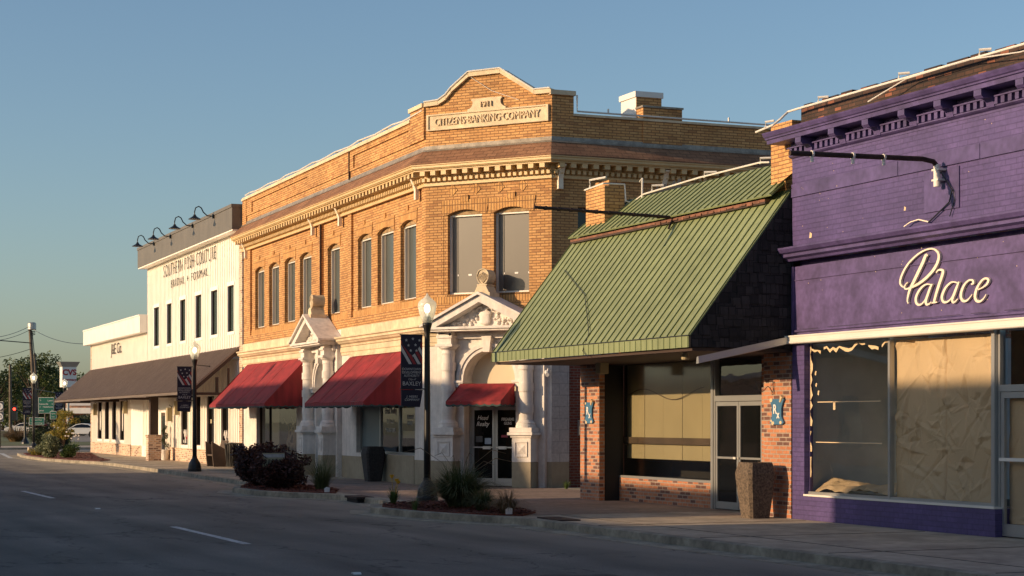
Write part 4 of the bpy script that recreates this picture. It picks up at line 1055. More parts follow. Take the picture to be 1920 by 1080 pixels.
MB().box(0, E, 0, .3, 4.8, 5.70).box(0, E, 0, .3, 5.93, 6.35).build('upper_wall', M['purple_brick'], pal)
bd = MB()
xs_ = [0, PX(1686), PX(1840), 9, 12, E]
for a, b in zip(xs_[:-1], xs_[1:]): bd.box(a + .008, b - .008, -.028, .3, 5.70, 5.93)
bd.box(0, E, -.01, .3, 6.35, 6.42)
bd.build('board_band', M['purple'], pal)
MB().box(PX(1735), PX(1800), -.02, .0, 5.02, 5.66).build('metal_patch', M['purple'], pal)
k = MB().sweep([(-.0, 0), (E, 0)], [(0, 6.38), (.05, 6.40), (.08, 6.42), (.08, 6.44), (.03, 6.44), (.03, 6.66), (0, 6.66)])
k.build('frieze', M['purple'], pal)
dn = MB(); n = 96
for i in range(n): x = .06 + i * .165; dn.box(x, x + .085, -.10, -.03, 6.445, 6.55)
dn.box(0, E, -.115, -.03, 6.552, 6.575); dn.build('dentil_course', M['purple'], pal)
MB().sweep([(-.24, .3), (-.24, 0), (E, 0)], [(.0, 6.72), (.36, 6.72), (.37, 6.80), (.40, 6.81), (.40, 6.84), (.43, 6.87), (.47, 6.92), (.47, 6.95), (-.1, 6.97)]).build('top_cornice', M['purple'], pal) if False else \
MB().sweep([(-.30, 0), (E, 0)], [(-.1, 6.665), (.34, 6.665), (.35, 6.73), (.38, 6.74), (.385, 6.765), (.41, 6.78), (.44, 6.83), (.45, 6.855), (-.1, 6.875)]).build('top_cornice', M['purple'], pal)
for i, px in enumerate([1508, 1570, 1634, 1702, 1770, 1846, 1925]):
    x = PX(px, -.2)
    o = MB().prism([(0, 0), (.33, 0), (.33, -.09), (.29, -.13), (.24, -.12), (.17, -.12), (.11, -.17), (.09, -.25), (0, -.25)], -.09, .09).build('console', M['purple'], pal)
    o.location = (x, 0, 6.664); o.rotation_euler.z = -R(90)
pb = MB().box(.1, E, .12, .5, 6.8, 7.30)
for i in range(26): x = .15 + i * .6; pb.box(x, x + random.uniform(.2, .55), .14, .48, 7.30, 7.30 + random.uniform(.01, .06))
pb.build('parapet', M['black_brick'], pal)
MB().box(-.3, .098, .02, .6, 5.9, 6.95).build('end_pier', M['buff'], pal)
cd = MB().tube([(-.55, -.42, 6.92), (-.05, -.36, 6.98), (.0, -.25, 7.08), (.02, -.1, 7.22), (.3, -.05, 7.24), (E, -.02, 7.22)], .021, 8)
for x in (.9, 3.3, 5.4, 8): cd.tube([(x, -.03, 7.24), (x, -.03, 7.34), (x + .12, .1, 7.34)], .024, 6)
cd.tube([(-.25, -.40, 6.96), (-.25, -.40, 7.06), (-.12, -.3, 7.07)], .022, 6)
cd.tube([(2.6, -.15, 6.99), (3.6, -.1, 7.2), (5.2, -.1, 7.22), (6.5, -.14, 7.1), (E, -.14, 7.1)], .010, 5)
cd.build('conduit', M['white_metal'], pal)
# pipe bracket
bx = PX(1762, -.08); z1 = PS.Z(1762, 350, -.1); z2 = PS.Z(1762, 302, -.1)
pb_ = thing('sign_pipe', 'rusty horizontal sign pipe with white clips on the purple wall', 'sign pole', (-28.6 + bx, 17.5, z1))
MB().tube([(0, -.13, 0), (0, -.13, z2 - z1 - .05)], .055, 12).build('wall_socket', M['white_metal'], pb_)
MB().box(-.09, .09, -.17, .0, .09, .12).box(-.09, .09, -.17, 0, .25, .28).build('wall_clamp', M['white_metal'], pb_)
rc = min(((abs(PS.X(1480, -t) - bx), t) for t in [i * .02 for i in range(60, 220)]))[1]; zt = PS.Z(1480, 287, -rc)
print('palace pipe reach', rc, zt, z2)
MB().tube([(0, -.13, z2 - z1 - .08), (0, -.20, z2 - z1 - .01), (0, -.4, z2 - z1 + .02), (0, -rc, zt - z1)], .040, 12).build('pipe', M['rust'], pb_)
cl = MB()
for t in (.40, .60, .86):
    y = -rc * t; z = (z2 - z1 + .02) + (zt - z2 - .02) * t
    cl.tube([(0, y + .015, z), (0, y - .015, z)], .055, 10); cl.tube([(0, y, z - .03), (0, y + .0, z - .12)], .028, 6)
cl.build('pipe_clips', M['white_metal'], pb_)
cb = MB().tube([(bx + .28, -.05, 5.30), (bx + .2, -.05, 5.12), (bx - .1, -.04, 4.98), (bx - .35, -.04, 4.86)], .012, 5).tube([(bx + .05, -.1, 5.6), (bx + .22, -.06, 5.38), (bx + .28, -.05, 5.30)], .010, 5).tube([(bx + .3, -.05, 5.3), (bx + .33, -.04, 5.15), (bx + .2, -.04, 4.9)], .009, 5)
cb.build('loose_cable', M['black'], pal)
MB().tube([(bx - .35, -.04, 4.87), (bx - .6, -.05, 4.93), (bx - .8, -.06, 4.91), (bx - .95, -.08, 4.85)], .012, 5).build('loose_cable', M['sign_cream'], pal)
# white chips in the paint
chp = MB()
for i in range(45):
    x = random.uniform(.3, 7.5); z = random.choice([random.uniform(4.9, 6.3), random.uniform(3.4, 4.5)]); s = random.uniform(.004, .010); yy = -.003 if z > 4.8 else .017
    if 5.69 < z < 5.94: yy = -.031
    chp.quad((x - s, yy, z - s * .5), (x + s, yy, z - s), (x + s * .6, yy, z + s), (x - s * .4, yy, z + s * 1.2))
for (a, c, s) in ((PX(1520), 4.98, .045), (PX(1697), 5.15, .03)): chp.quad((a - s, -.003, c - s), (a + s * .6, -.003, c - s), (a + s, -.003, c + s * .6), (a - s * .5, -.003, c + s * 1.3))
chp.build('paint_chips', M['peel'], pal, fix=False)
# script lettering, traced as brush strokes on the fascia
strokes = [
 ([(388,535),(360,565),(352,600),(372,612),(420,596),(475,572),(545,527),(620,462),(682,388),(724,310),(737,240),(718,190),(670,160),(600,168),(520,208),(440,275),(380,345),(332,430),(306,500),(302,545),(320,580),(345,592)], [6,8,9,10,12,15,17,18,19,18,16,13,10,10,11,12,13,14,14,13,10,6]),
 ([(612,240),(592,232),(560,310),(505,425),(455,530),(415,610),(392,690),(385,745),(396,776)], [8,19,21,21,20,18,13,10,6]),
 ([(655,565),(600,558),(548,590),(503,650),(478,720),(488,775),(520,790),(560,765),(600,700),(635,620)], [6,9,13,16,17,15,12,9,7,5]),
 ([(665,555),(640,600),(612,680),(592,745),(600,785),(630,780),(652,755)], [8,15,17,17,14,9,5]),
 ([(706,432),(728,402),(758,395),(784,412),(775,460),(745,545),(715,640),(690,730),(684,762)], [6,10,13,18,19,19,18,17,14]),
 ([(655,770),(690,764),(722,758)], [5,10,5]),
 ([(950,545),(890,532),(835,570),(795,630),(772,700),(785,752),(820,760),(860,735),(900,680),(935,600)], [6,9,13,16,17,15,12,9,7,5]),
 ([(966,530),(940,590),(912,665),(890,725),(898,762),(925,752),(950,722)], [8,15,17,16,13,9,5]),
 ([(1100,560),(1124,545),(1118,515),(1080,512),(1035,550),(1000,615),(985,690),(1005,742),(1045,745),(1080,715),(1112,672)], [7,14,12,10,13,16,17,16,12,8,5]),
 ([(1165,625),(1225,598),(1275,560),(1296,515),(1275,492),(1235,505),(1190,560),(1158,630),(1146,700),(1165,745),(1205,750),(1245,715),(1272,672)], [5,8,12,15,12,12,14,16,17,16,12,8,5])]
lt = []
for pts, wd in strokes:
    P = [PS.at(1640 + x / 6, 440 + y / 6, -.0) for x, y in pts]
    m = MB(); Q = []
    for i in range(len(P) - 1):        # Catmull-Rom
        p0, p1, p2, p3 = P[max(i - 1, 0)], P[i], P[i + 1], P[min(i + 2, len(P) - 1)]
        for s in range(4):
            t = s / 4; Q.append(tuple(.5 * ((2 * p1[k]) + (-p0[k] + p2[k]) * t + (2 * p0[k] - 5 * p1[k] + 4 * p2[k] - p3[k]) * t * t + (-p0[k] + 3 * p1[k] - 3 * p2[k] + p3[k]) * t ** 3) for k in (0, 1)) + (wd[i] + (wd[i + 1] - wd[i]) * t,))
    Q.append(P[-1] + (wd[-1],))
    vs = []
    for i, (x, z, ww) in enumerate(Q):
        a, b = Q[max(i - 1, 0)], Q[min(i + 1, len(Q) - 1)]; d = Vector((b[0] - a[0], b[1] - a[1])); d.normalize(); hw_ = ww * .00205 * .62
        # strokes are fatter measured along x because of the oblique view
        nx_, nz_ = -d.y * hw_ * 1.45, d.x * hw_
        for yy in (-.028, .012): vs += [(x + nx_, yy, z + nz_), (x - nx_, yy, z - nz_)]
    fsx = []
    for i in range(len(Q) - 1):
        a = i * 4; b = a + 4; fsx += [(a, b, b + 1, a + 1), (a + 2, a + 3, b + 3, b + 2), (a, a + 2, b + 2, b), (a + 1, b + 1, b + 3, a + 3)]
    fsx += [(0, 1, 3, 2), tuple(len(vs) - 4 + q for q in (0, 2, 3, 1))]
    m.add(vs, fsx); lt.append(m)
groups = [(0, 1), (2, 3), (4, 5), (6, 7), (8,), (9,)]
for g in groups:
    m = MB()
    for q in g:
        for k2, p in enumerate(lt[q].v): lt[q].v[k2] = (p[0], p[1] - .002 * (q % 2), p[2])
        m.add(lt[q].v, lt[q].f)
    m.build('script_letter', M['sign_cream'], pal)
# loose trim hanging off the band
a = Vector((.02, -.06, 3.17)); b = Vector((.0, -1.92, 2.80))
m = MB()
d = b - a
m.add([a + Vector(o) for o in ((-.03, 0, -.07), (.06, 0, -.05), (.05, 0, .07), (-.01, 0, .06))] + [b + Vector(o) for o in ((-.03, 0, -.07), (.07, 0, -.06), (.05, 0, .06), (-.01, 0, .05))], [(0, 1, 2, 3), (7, 6, 5, 4), (0, 4, 5, 1), (1, 5, 6, 2), (2, 6, 7, 3), (3, 7, 4, 0)])
o = m.build('loose_trim', M['alu'], None); o.location = (-28.6, 17.5, 0); tag(o, 'long pale metal trim hanging loose over the glass shop doors', 'metal trim')

# ================================================================== WHITE BOUTIQUE
JX0 = -68.05; jy = 17.4 + .0227 * (A[0] - JX0)
JS = Fr(JX0, jy, AS)
bou = thing('boutique_building', 'white board and batten storefront with long brown metal awning and taller grey topped half', 'building', (JX0, jy, 0), AS)
X = JS.X
xL, xM = X(171), X(277.5)
print('boutique', xL, xM)
def battens(parent, xa, xb, za, zb, y, sp, skip=(), mat='board', name='battens'):
    m = MB(); x = xa + .03
    while x < xb:
        segs = [(za, zb)]
        for a, b, c, d in skip:
            if a - .04 < x < b + .04: segs = [q for s in segs for q in ((s[0], min(s[1], c)), (max(s[0], d), s[1])) if q[1] > q[0] + .02]
        for s in segs: m.box(x - .014, x + .014, y - .035, y, s[0], s[1])
        x += sp
    return m.build(name, M[mat], parent)
upz = JS.Z(455, 420, -.0)
wu = [(X(a), X(b), JS.Z((a + b) / 2, t), JS.Z((a + b) / 2, d)) for a, b, d, t in [(290, 299.5, 576, 648), (314, 323, 570, 644), (339, 349, 561, 639), (368, 379, 553, 633), (397, 409, 545, 629), (428, 440, 536, 622)]]
c_ = sum(w_[2] for w_ in wu) / 6; d_ = sum(w_[3] for w_ in wu) / 6; wu = [(a, b, c_, d_) for a, b, _, _ in wu]
print('upper windows z', c_, d_, 'top', upz)
zA0 = JS.Z(446.7, 650); zA1 = JS.Z(171.7, 695); print('awning top', zA0, zA1)
XR = -.02; gz1_ = JS.Z(452, 374, -.42)
m = MB().wall(xM, XR - .45, zA0 - .4, gz1_ - .1, wu, 0, .12); m.box(xM, XR, .12, 8, 3.5, upz + 1.3) if False else None
m.quad((xM, 0, 3), (xM, 0, gz1_ - .1), (xM, 9, gz1_ - .1), (xM, 9, 3))
m.build('upper_wall', M['board'], bou)
fr_sk = [(a - .12, b + .12, c - .14, d + .16) for a, b, c, d in wu]
battens(bou, xM, XR - .5, zA0 - .2, upz + .1, 0, .305, fr_sk)
for a, b, c, d in wu:
    p = MB().quad((a, .10, c), (b, .10, c), (b, .10, d), (a, .10, d)).build('window', M['teal_glass'], bou)
    t = MB().box(a, a + .03, .03, .1, c, d).box(b - .03, b, .03, .1, c, d).box(a + .03, b - .03, .03, .1, c, c + .03).box(a + .03, b - .03, .03, .1, d - .03, d); t.build('sash', M['dark_wood'], p)
    MB().box(a - .10, a, -.035, .02, c, d).box(b, b + .10, -.035, .02, c, d).box(a - .10, b + .10, -.035, .02, c - .12, c).box(a - .12, b + .12, -.045, .02, d, d + .15).build('window_trim', M['board'], p)
MB().box(XR - .45, XR, -.02, .3, 0, upz + .6).build('brick_pilaster', M['cream_brick'], bou)
# grey top band
gz0, gz1 = upz + .02, upz + 1.50
gz1 = JS.Z(452, 374, -.42); gz0 = JS.Z(455, 421, -.42)
gb = MB().box(xM - .35, XR + .05, -.42, .3, gz0, gz1 - .12).box(xM - .37, XR + .07, -.45, .32, gz1 - .12, gz1)
gb.build('sign_band', M['grey_band'], bou)
MB().box(xM - .34, XR + .04, -.40, 0, gz0 - .05, gz0 - .001).build('band_soffit', M['board'], bou)
# lower left part
lz1 = JS.Z(200, 632, -.35); cz0 = JS.Z(171, 645, -.35); cz1 = JS.Z(157, 620, -.35); print('low top', lz1, cz0, cz1)
MB().quad((xL, 0, 3.2), (xM, 0, 3.2), (xM, 0, cz1), (xL, 0, cz1)).box(xL, xM, .05, 8, 3.2, cz1 - .1).build('low_wall_panel', M['board'], bou)
battens(bou, xL + .1, xM, zA0 - .6, cz0 + .1, 0, .305)
MB().box(xL - .35, xM + .0, -.38, .3, cz0, cz1 - .06).box(xL - .38, xM + .0, -.41, .33, cz1 - .06, cz1).build('parapet_box', M['white'], bou)
MB().box(xL - .02, xL + .30, -.03, .3, 0, cz0).build('brick_pilaster', M['cream_brick'], bou)
MB().box(xL + .0, XR, 1.75, 12, 0, 3.2).build('rear_block', M['cream_brick'], bou)
# brown awning
za = (zA0 + zA1) / 2; 
o_ = 1.95; zb = JS.Z(250, 741.5, -o_); za = JS.Z(300, 674)
ends = [(t, JS.X(122, -t)) for t in (1.6, 2.0, 2.4)]; print('awning', za, zb, ends, xL)
ribbed(bou, 'metal_awning', xL - .15, XR - .5, .0, za, -o_, zb, .2, M['brown_roof'], M['brown_rib'], rw=.04, rh=.03, th=.03)
ed = MB()
x = xL - .1
while x < XR - .6: ed.box(x, x + .10, -o_ - .01, -o_ + .02, zb - .09, zb - .02); x += .2
ed.build('awning_edge', M['brown_roof'], bou)
for x in [XR - .55, xL * .25, xL * .5, xL * .75, xL - .1]:
    b_ = MB().prism([(0, 0), (o_, 0), (o_, .1), (0, .1)], -.07, .07).build('awning_beam', M['dark_wood'], bou)
    b_.location = (x, 0, zb - .12); b_.rotation_euler.z = -R(90)
ra = MB()
x = XR - .56; ra.add([(x - .05, -.02, za - .06), (x - .05, -o_, zb - .06), (x - .05, -o_, zb - .2), (x - .05, -.02, za - .22), (x + .05, -.02, za - .06), (x + .05, -o_, zb - .06), (x + .05, -o_, zb - .2), (x + .05, -.02, za - .22)], [(0, 1, 2, 3), (7, 6, 5, 4), (0, 4, 5, 1), (2, 6, 7, 3), (1, 5, 6, 2), (0, 3, 7, 4)])
ra.build('awning_rafter', M['dark_wood'], bou)
MB().box(x - .05, x + .05, -.9, -.8, zb - .02, zb + .55).box(x - .04, x + .04, -.45, -.38, zb, zb + .9).build('awning_strut', M['dark_wood'], bou)
# ground floor front
lw = [(X(a), X(b), JS.Z(b, t), JS.Z(b, 752)) for a, b, t in [(184, 192, 823), (197.5, 205.5, 824), (211, 219, 824.5), (225.5, 234, 825.5)]]
lc = sum(w_[2] for w_ in lw) / 4; lw = [(a, b, lc, 2.72) for a, b, _, _ in lw]
rw_ = [(X(a), X(b), c, 2.72) for a, b, c in [(341, 353.5, JS.Z(347, 834)), (367.5, 377.5, JS.Z(372, 835)), (389, 403, .75), (416, 430, .75)]]
e0, e1 = X(246), X(317)
bz = .52; print('base', lc, rw_, e0, e1)
for (a, b, hs, yy) in ((xL + .3, e0, lw, 0), (e1, XR - .45, rw_, 0)):
    m = MB().wall(a, b, bz, 4.1, hs, 0, .12).build('front_wall', M['board'], bou)
    battens(bou, a, b, bz + .02, 4.0, 0, .305, [(p - .12, q + .12, c - .14, d + .12) for p, q, c, d in hs])
    MB().box(a, b, -.05, .2, 0, bz).build('brick_base', M['cream_brick'], bou)
    MB().box(a, b, -.08, .0, bz, bz + .04).build('base_ledge', M['cream_brick'], bou)
    for p, q, c, d in hs:
        w_ = MB().quad((p, .10, c), (q, .10, c), (q, .10, d), (p, .10, d)).build('window', M['dark_glass'], bou)
        MB().box(p, p + .03, .03, .1, c, d).box(q - .03, q, .03, .1, c, d).box(p + .03, q - .03, .03, .1, c, c + .03).box(p + .03, q - .03, .03, .1, d - .03, d).build('sash', M['dark_wood'], w_)
        MB().box(p - .10, p, -.035, .02, c, d).box(q, q + .10, -.035, .02, c, d).box(p - .10, q + .10, -.035, .02, c - .12, c).box(p - .10, q + .10, -.035, .02, d, d + .12).build('window_trim', M['board'], w_)
# recessed entrance
RD = .35
m = MB(); m.quad((e0, 0, bz), (e0 + .9, RD, bz), (e0 + .9, RD, 3.2), (e0, 0, 3.2)); m.quad((e0 + .9, RD, 0), (e1, RD, 0), (e1, RD, 3.2), (e0 + .9, RD, 3.2)); m.quad((e1, 0, bz), (e1, RD, bz), (e1, RD, 3.2), (e1, 0, 3.2))
m.build('recess_wall', M['board'], bou, fix=False)
MB().slab([(e0, 0), (e0 + .9, RD), (e0 + .9, RD + .1), (e0 - .05, .05)], 0, bz).build('brick_base', M['cream_brick'], bou)
MB().box(e1 - .02, e1, -.0, RD, 0, bz).build('brick_base', M['cream_brick'], bou)
bt_ = MB()
for i in range(1, 9): u = i * .45; bt_.box(e0 + .9 + u - .02, e0 + .9 + u + .02, RD - .03, RD, bz, 3.2)
bt_.build('battens', M['board'], bou)
dx = X(310, RD)
dd = MB().box(dx - .5, dx + .5, RD - .06, RD - .01, 0, 2.1).build('door', M['bench_wood'], bou); MB().box(dx - .35, dx + .35, RD - .075, RD - .061, .4, 1.95).build('pane', M['dark_glass'], dd)
MB().box(dx - .6, dx - .5, RD - .1, RD + .02, 0, 2.2).box(dx + .5, dx + .6, RD - .1, RD + .02, 0, 2.2).box(dx - .5, dx + .5, RD - .1, RD + .02, 2.1, 2.2).build('door_frame', M['board'], bou)
MB().box(e0, e1, .0, RD, 3.1, 3.12).build('porch_ceiling', M['board'], bou)
px_ = X(289, -.9); ct = MB().box(px_ - .28, px_ + .28, -1.2, -.64, 0, 1.05).build('column_base', M['cream_brick'], bou); MB().box(px_ - .32, px_ + .32, -1.24, -.6, 1.05, 1.12).build('column_cap', M['cream_brick'], ct)
MB().box(px_ - .17, px_ + .17, -1.09, -.75, 1.12, 3.35).build('timber_column', M['dark_wood'], bou)
# lanterns, decals
for px, py in ((178.5, 768), (235, 764), (318, 777), (332, 765)):
    x, z = JS.at(px, py, -.12); l = MB().box(x - .14, x + .14, -.24, -.04, z - .3, z + .3).build('wall_lantern', M['blind'], bou); MB().tube([(x, 0, z + .3), (x, -.14, z + .42), (x, -.14, z + .3)], .015, 5).build('lantern_arm', M['black'], l)
for px in (188, 229.5):
    x = X(px, .09); MB().prism([(x + .2 * math.cos(t), 1.72 + .52 * math.sin(t)) for t in [2 * math.pi * i / 24 for i in range(24)]], .085, .095).build('oval_decal', M['white'], bou)
for px in (347, 372, 396, 423):
    x = X(px, .09); m = MB()
    for s in (-1, 1): m.tube([(x + s * .17 + .13 * math.cos(t), .085, 1.05 + .22 * math.sin(t) + .12 * math.sin(2 * t)) for t in [i * .5 for i in range(12)]], .022, 4)
    if px in (347, 423): m.build('script_decal', M['white'], bou)
for px, py in ((370, 795), (396, 790), (350, 820)):
    x, z = JS.at(px, py, .09); MB().box(x - .12, x + .12, .085, .095, z - .08, z + .08).build('window_ornament', M['flag_red'] if px == 350 else M['blind'], bou)
# lettering
def jtext(s, pxa, pxb, pym, size, xs=1.0, bold=0.0, pya=None, sp=1.0):
    xa, xb = X(pxa), X(pxb); z = (JS.Z(pxa, pya[0]) + JS.Z(pxb, pya[1])) / 2
    assert True
    t = text(s, size, bou, None, (xa + xb) / 2, z, -.075, M['letter'], xs=1.0, extr=.006, bold=bold, sp=sp)
    w_ = max(v.co.x for v in t.data.vertices) - min(v.co.x for v in t.data.vertices); k = (xb - xa) / w_
    for v in t.data.vertices: v.co.x *= k
    print(s, 'xscale', k, z, size)
jtext('SOUTHERN POSH COUTURE', 310, 408, 0, .80, pya=(508, 478), bold=-.012, sp=1.3)
jtext('BRIDAL + FORMAL', 323.5, 393, 0, .50, pya=(532, 512), bold=-.006, sp=1.4)
jtext('J&E Co.', 211, 231.5, 0, .78, pya=(656, 652.5), bold=0)
# gooseneck lamps on the band
proto = None
for i, (px, py) in enumerate([(289, 457), (320, 443.5), (361.5, 423.5), (400.5, 405.5)]):
    x, z = JS.at(px, py, -.44)
    g = bpy.data.objects.new('gooseneck_lamp', None); C.objects.link(g); g.parent = bou; g.location = (x, -.44, z)
    if not proto:
        proto = g
        am = MB().tube([(0, 0, 0), (0, -.25, .01), (0, -.40, .14), (0, -.48, .30), (0, -.58, .36), (0, -.70, .30), (0, -.74, .15), (0, -.74, .0)], .024, 6).build('arm', M['black'], g)
        pl_ = MB().tube([(0, 0.01, 0), (0, -.05, 0)], .09, 10).build('wall_plate', M['black'], g)
        sh = MB().lathe([(.04, .04), (.06, -.01), (.10, -.05), (.24, -.13), (.25, -.15), (.20, -.13)], 0, -.74, 14).build('shade', M['black'], g)
    else:
        for chd in (am, pl_, sh): q = chd.copy(); C.objects.link(q); q.parent = g

# ================================================================== ACROSS THE STREET (behind the viewer): unseen blocks, heights and gaps set for the shade they cast
def block(name_lab, x0, x1, y0, y1, h, mat):
    t = thing('brick_building', name_lab, 'building', ((x0 + x1) / 2, y0, 0)); w_ = (x1 - x0) / 2; d = y0 - y1
    n = max(1, int((x1 - x0) / 3)); hs = []
    for i in range(n):
        a = -w_ + (i + .25) * 2 * w_ / n; hs.append((a, a + 2 * w_ / n * .5, .7, 2.6))
        if h > 7: hs.append((a, a + 2 * w_ / n * .4, 4.5, 6.4))
    m = MB().wall(-w_, w_, 0, h, hs, 0, .2); m.box(-w_, w_, .22, d, 0, h - .01)
    o = m.build('wall', M[mat], t)
    MB().box(-w_ - .1, w_ + .1, -.15, .3, h, h + .25).build('cornice', M['stone'], t)
    for a, b, c, e in hs: MB().box(a, b, .15, .2, c, e).build('window', M['dark_glass'], t)
    t.rotation_euler.z = R(180)
block('two storey buff block across the street, the longest one behind the viewer', -68.4, -47.3, -6.5, -20, 8.4, 'buff')
block('unseen low red brick block between the taller blocks, height set for its shade', -40.5, -32.5, -6.5, -20, 6.1, 'old_red')
block('unseen narrow block across the street left of the low red one, added for its shade', -47.2, -40.6, -6.5, -20, 4.9, 'buff')
block('unseen narrow block across the street right of the low red one, added for its shade', -32.4, -29.8, -6.5, -20, 4.7, 'buff')
block('unseen long low block across the street facing the white boutique, added for its shade', -125, -68.5, -6.5, -20, 3.6, 'cream_brick')
block('tall red brick block across the street nearest the viewer', -29.7, 30, -6.5, -22, 8.0, 'shop_brick')
tag(MB().slab([(60, -40), (60, -3.2), (-100, -3.2), (-100, -40)], -.3, 0).build('sidewalk', M['concrete']), kind='structure')

# ================================================================== plants
def leaf_cloud(mb, c, r, n, s, flat=.0, hollow=.55, up=0.0):
    for _ in range(n):
        while True:
            p = Vector((random.uniform(-1, 1), random.uniform(-1, 1), random.uniform(-1, 1)))
            if hollow < p.length < 1: break
        q = Vector((c[0] + p.x * r[0], c[1] + p.y * r[1], c[2] + p.z * r[2]))
        u = Vector((random.gauss(0, 1), random.gauss(0, 1), random.gauss(0, .6) + up)).normalized(); v = u.cross(Vector((random.gauss(0, 1), random.gauss(0, 1), random.gauss(0, 1)))).normalized()
        ss = s * random.uniform(.6, 1.3); u *= ss; v *= ss * .5
        mb.add([q - u, q + v, q + u, q - v], [(0, 1, 2, 3)])
def shrub(name, label, cat, x, y, blobs, mat, n, s, z=0.0, stem=True, group=None, up=0.0, hollow=.5):
    t = thing(name, label, cat, (x, y, z), 0, group); m = MB(); tot = sum(b[3] * b[4] * b[5] for b in blobs)
    for (bx_, by_, bz_, rx_, ry_, rz_) in blobs: leaf_cloud(m, (bx_, by_, bz_), (rx_, ry_, rz_), int(n * rx_ * ry_ * rz_ / tot), s, up=up, hollow=hollow)
    m.build('foliage', mat, t, fix=False)
    st = MB()
    for (bx_, by_, bz_, rx_, ry_, rz_) in blobs[:6]: st.tube([(bx_ * .2, by_ * .2, 0), (bx_ * .6, by_ * .6, bz_ * .5), (bx_, by_, bz_)], [.03, .02, .008], 5)
    st.build('stem', M['bark'], t); return t
def lumps(cx, cy, r, h, n, k=.38):
    out = []
    for i in range(n):
        a = random.uniform(0, 6.28); q = random.uniform(.15, .8) * r; zz = random.uniform(.25, .85) * h
        rr = r * k * random.uniform(.8, 1.25); out.append((cx + q * math.cos(a), cy + q * math.sin(a), min(zz, h - rr * .7), rr, rr, rr * random.uniform(.7, 1)))
    out.append((cx, cy, h * .42, r * .72, r * .72, h * .42)); return out
shrub('purple_shrub', 'large dark purple leaved shrub at the left end of the middle planting bed', 'shrub', -47.9, 13.15, lumps(0, 0, 1.08, 1.15, 44, .19), M['loro'], 12000, .05, .02, group='dark purple shrubs', hollow=.3)
shrub('purple_shrub', 'lower reddish purple shrub in front of the yard sign', 'shrub', -45.75, 12.98, lumps(0, 0, .86, .92, 36, .2), M['loro'], 9000, .045, .02, group='dark purple shrubs', hollow=.3)

def grass_clump(name, label, x, y, r, h, n, mat, droop=.5, z=.02, wd=.010, cat='ornamental grass', plumes=0):
    t = thing(name, label, cat, (x, y, z)); m = MB()
    for i in range(n):
        a = random.uniform(0, 6.283); rr = random.random() ** .5 * r * .25; L = h * random.uniform(.6, 1.2); lean = random.uniform(.05, 1) ** .8 * r * 1.35
        bx_, by_ = rr * math.cos(a), rr * math.sin(a); dx, dy = math.cos(a + random.uniform(-.5, .5)), math.sin(a + random.uniform(-.5, .5)); sx, sy = -dy, dx
        pts = []
        for k in range(5):
            u = k / 4; hz = L * (u - droop * lean / r * .75 * u ** 3); q = lean * u ** 1.6
            w_ = wd * (1 - u * .85); cx, cy = bx_ + dx * q, by_ + dy * q; pts += [(cx - sx * w_, cy - sy * w_, max(hz, .0)), (cx + sx * w_, cy + sy * w_, max(hz, .0))]
        m.add(pts, [(2 * k, 2 * k + 1, 2 * k + 3, 2 * k + 2) for k in range(4)])
    m.build('blades', mat, t, fix=False)
    if plumes:
        p = MB()
        for i in range(plumes):
            a = random.uniform(0, 6.283); q = r * random.uniform(.5, 1.5); hh = h * random.uniform(1.0, 1.35)
            p.tube([(0, 0, .1), (math.cos(a) * q * .35, math.sin(a) * q * .35, hh * .75), (math.cos(a) * q * .8, math.sin(a) * q * .8, hh), (math.cos(a) * q * 1.15, math.sin(a) * q * 1.15, hh * .93)], [.004, .004, .008, .004], 4)
        p.build('seed_stalk', M['grass_tan'], t)
    return t
gx_, gy_ = ground(862, 950, .04)
grass_clump('grass_clump', 'large dark green ornamental grass clump in the near planting bed beside the tall lamp', gx_, gy_, .85, .92, 1500, M['grass_dark'], .72, plumes=7, wd=.013)
gx_, gy_ = ground(905, 956, .04)
grass_clump('grass_clump', 'low fine grass tuft to the right of the large dark green clump', gx_, gy_, .42, .5, 500, M['grass_dark'], .8)
gx_, gy_ = ground(950, 962, .04)
grass_clump('grass_clump', 'small dry tan grass tuft beside the white cap in the near bed', gx_, gy_, .38, .5, 420, M['grass_tan'], .8)
gx_, gy_ = ground(603, 917, .04)
grass_clump('grass_clump', 'wispy grey green grass tuft beside the white stone portal columns', gx_, gy_, .60, .90, 380, M['grass_dark'], .45, wd=.006)
gx_, gy_ = ground(738, 944, .04)
t = grass_clump('daylily', 'small green daylily with yellow flowers in the near planting bed', gx_, gy_, .2, .40, 80, M['leaf_green'], .5, cat='flower', wd=.014)
fl = MB()
for a, b in ((-.04, .56), (.07, .48), (.1, .44)): fl.tube([(0, 0, 0), (0, a, b)], .005, 4); fl.lathe([(.01, b - .02), (.035, b), (.05, b + .05), (.02, b + .04)], 0, a, 7)
fl.build('bloom', M['petal_yel'], t)
for px, py, L_ in ((778, 958, 'tiny green weed tuft at the front of the near red mulch bed'), (997, 913, 'small weed growing at the foot of the corner portal pedestal'), (1062, 918, 'low weeds along the foot of the alley wall')):
    gx_, gy_ = ground(px, py, 0); grass_clump('weed', L_, gx_, gy_, .16, .25, 60, M['leaf_green'], .5, cat='weed', wd=.008)

